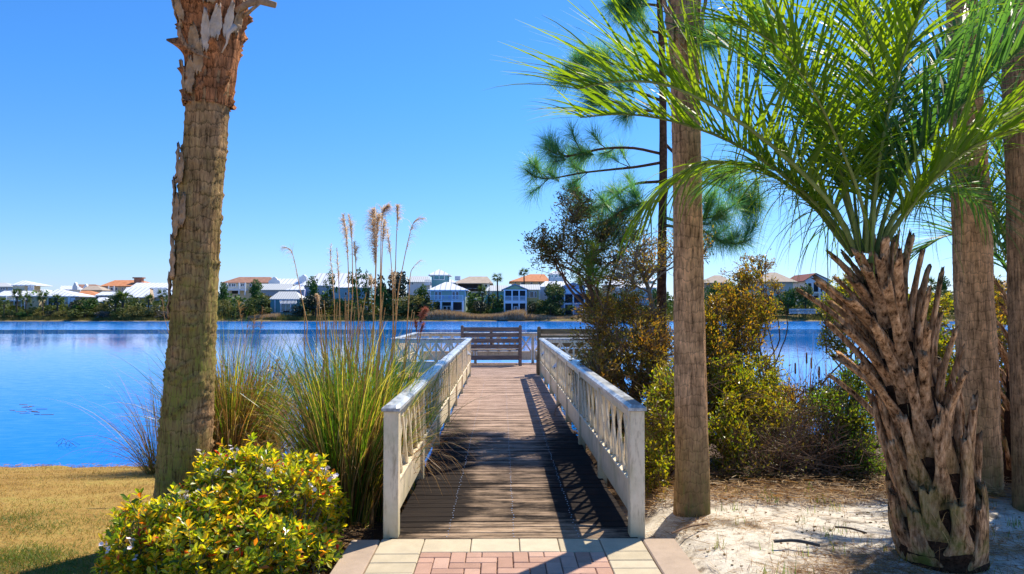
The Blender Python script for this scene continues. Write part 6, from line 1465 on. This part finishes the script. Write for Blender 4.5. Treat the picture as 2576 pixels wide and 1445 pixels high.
T(c3, 'rounded glossy green shrub in front of the double porch', 1280, 585, 180, 171, 'bush', 'f_pine', 'bush', 'bush')
T(c3, 'small ball-shaped shrub right of the green house', 962, 642, 70, 170, 'bush', 'f_pine', 'bush', 'bush')
T(c3, 'big rounded grey-green tree right of the yellow wing', 1985, 288, 375, 172, 'round', 'f_oak')
T(c3, 'lower half of growth under the big grey-green tree', 1960, 470, 300, 170.5, 'bush', 'f_oak', 'bush', 'bush')
T(c3, 'dark small tree between the double porch and the grey-green tree', 1730, 525, 150, 171, 'round', 'f_dark')
T(c3, 'young palm on the shore beside the lilac house', 2230, 590, 150, 170, 'palm', None, 'palm_tree', 'palm tree')
T(c4, 'far tree behind the rusty shrub', 380, 330, 220, 172, 'round', 'f_oak')
T(c4, 'far tree left of the pine trunk', 850, 380, 330, 172, 'round', 'f_oak')
T(c4, 'far bush under the white roofed house', 600, 420, 300, 171, 'bush', 'f_olive', 'bush', 'bush')
T(c4, 'far tree behind the pine trunk', 1200, 330, 280, 172, 'round', 'f_pine')
T(c5, 'far dark tree just right of the slim palm trunk', 215, 300, 170, 173, 'round', 'f_pine')
T(c5, 'far tree behind the yellow shrub', 370, 330, 190, 173, 'round', 'f_oak')
T(c5, 'far bush below the tan roofed house', 520, 400, 200, 171, 'round', 'f_olive')
T(c5, 'grey-green tree below the blue-framed windows', 670, 420, 170, 171, 'round', 'f_olive')
T(c5, 'dark tree left of the rounded live oak', 790, 350, 130, 172, 'round', 'f_pine')
T(c5, 'rounded live oak with open trunk in front of the pillared villa', 925, 350, 190, 171, 'round', 'f_oak', 'live_oak')
T(c5, 'olive bush right of the live oak', 1050, 430, 130, 171, 'bush', 'f_olive', 'bush', 'bush')
T(c5, 'far tree behind the stubby palm trunk', 1250, 360, 260, 173, 'round', 'f_oak')
T(c5, 'far bush hidden behind the stubby palm', 1500, 400, 300, 172, 'bush', 'f_oak', 'bush', 'bush')
T(c5, 'distant palm between the stubby palm and the stout trunk', 1872, 308, 100, 190, 'palm', None, 'palm_tree', 'palm tree')
T(c5, 'distant pine next to the stout trunk', 1970, 300, 150, 182, 'pine', 'f_pine', 'pine_tree', 'pine tree')
T(c5, 'dark tree low behind the yellow shrub near the stout trunk', 1880, 380, 220, 175, 'round', 'f_oak')
T(c5, 'tree right of the stout trunk', 2380, 300, 150, 176, 'round', 'f_oak')
T(c5, 'bush right of the stout trunk at the water', 2430, 420, 220, 172, 'bush', 'f_olive', 'bush', 'bush')
T(c5, 'far tree at the right edge of the opposite shore', 2620, 320, 240, 174, 'round', 'f_pine')
T(c5, 'far bush beyond the right edge trunk', 2750, 400, 260, 172, 'bush', 'f_oak', 'bush', 'bush')
# a row of continuous low ground cover and reeds along the far waterline
def strip(name, label, x0, x1, y0, y1, n, h, w, mat, seed, lean=.2):
    rg = np.random.default_rng(seed); x = rg.uniform(x0, x1, n); y = rg.uniform(y0, y1, n); hh = h * (.55 + .6 * (np.sin(x * .35) * .5 + .5) * rg.uniform(.6, 1.1, n))
    O = np.stack([x, y, gz(x, y) - .05], 1); dd = np.stack([rg.normal(size=n) * lean, rg.normal(size=n) * lean, np.ones(n)], 1)
    V, Fq = blades(O, dd, hh, w, .4, 2); b = MB(); b.put(V, Fq); tag(b.build(name, M[mat], org=(0, 0, 0)), label, 'reeds', None, 'stuff')
xr = lambda a: S(*cv(c3, a, 780), 168).x
strip('far_reeds', 'pale brown reed bed on the far bank below the green and yellow houses', xr(430), xr(1650), 167.2, 169.6, 9000, 1.9, .10, 'reed', 1)
strip('far_reeds', 'short tan reeds right of the reed bed below the round tree', xr(1650), xr(2500), 167.4, 169.2, 3500, 1.1, .10, 'reed', 2)
strip('far_shore_grass', 'low tan and olive grass fringe on the left part of the far bank', -135, xr(420), 166.5, 170.5, 13000, .85, .12, 'f_olive', 3)
strip('far_shore_grass', 'low olive grass fringe on the right part of the far bank', xr(2500), 150, 166.5, 170.5, 8000, .9, .12, 'f_olive', 4)
strip('far_dry_grass', 'pinkish dry grass in front of the teal pavilion', S(*cv(c2, 560, 800), 168).x, S(*cv(c2, 930, 800), 168).x, 167, 169, 1600, 1.3, .10, 'reed', 5)
# continuous dark understorey behind the first trees
rg = np.random.default_rng(12); n = 26000; x = rg.uniform(-150, 160, n); y = rg.uniform(173.5, 181, n); z = gz(x, y) + rg.uniform(0, 1, n) * (2.7 + 1.2 * np.sin(x * .13) + .8 * np.sin(x * .41 + 1))
k = ~((x > S(*cv(c3, 430, 700), 173).x) & (x < S(*cv(c3, 930, 700), 173).x)) & ~((x > S(*cv(c3, 1370, 700), 173).x) & (x < S(*cv(c3, 1700, 700), 173).x)) & ~((x > S(*cv(c2, 820, 700), 173).x) & (x < S(*cv(c2, 1110, 700), 173).x))
O = np.stack([x, y, z], 1)[k]; V, Fq = instance(DIAMOND[0] * np.array([1.5, 1, 1]), DIAMOND[1], O, rand_dirs(len(O)), rand_dirs(len(O)), rg.uniform(.3, .7, len(O)))
b = MB(); b.put(V, Fq); tag(b.build('far_undergrowth', M['f_oak'], org=(0, 0, 0)), 'dense mixed undergrowth between the far houses', 'undergrowth', None, 'stuff')
rg = np.random.default_rng(19); n = 16000; x = rg.uniform(-170, 180, n); y = rg.uniform(183, 193, n); z = gz(x, y) + rg.uniform(0, 1, n) ** .8 * (3.1 + 1.5 * np.sin(x * .17 + 2) + 1.1 * np.sin(x * .53))
O = np.stack([x, y, z], 1); V, Fq = instance(DIAMOND[0] * np.array([1.5, 1, 1]), DIAMOND[1], O, rand_dirs(n), rand_dirs(n), rg.uniform(.35, .8, n))
b = MB(); b.put(V, Fq); tag(b.build('far_thicket', M['f_pine'], org=(0, 0, 0)), 'green thicket growing between the second row of far houses', 'undergrowth', None, 'stuff')
rg = np.random.default_rng(13); n = 20000; x = rg.uniform(-420, 420, n); y = rg.uniform(238, 260, n); z = gz(x, y) + rg.uniform(0, 1, n) * (4.0 + 1.4 * np.sin(x * .07) + 1. * np.sin(x * .23 + 1))
O = np.stack([x, y, z], 1); V, Fq = instance(DIAMOND[0] * np.array([1.5, 1, 1]), DIAMOND[1], O, rand_dirs(n), rand_dirs(n), rg.uniform(.8, 1.8, n))
b = MB(); b.put(V, Fq); tag(b.build('distant_woods', M['f_oak'], org=(0, 0, 0)), 'distant low woods behind the lake houses', 'woods', None, 'stuff')
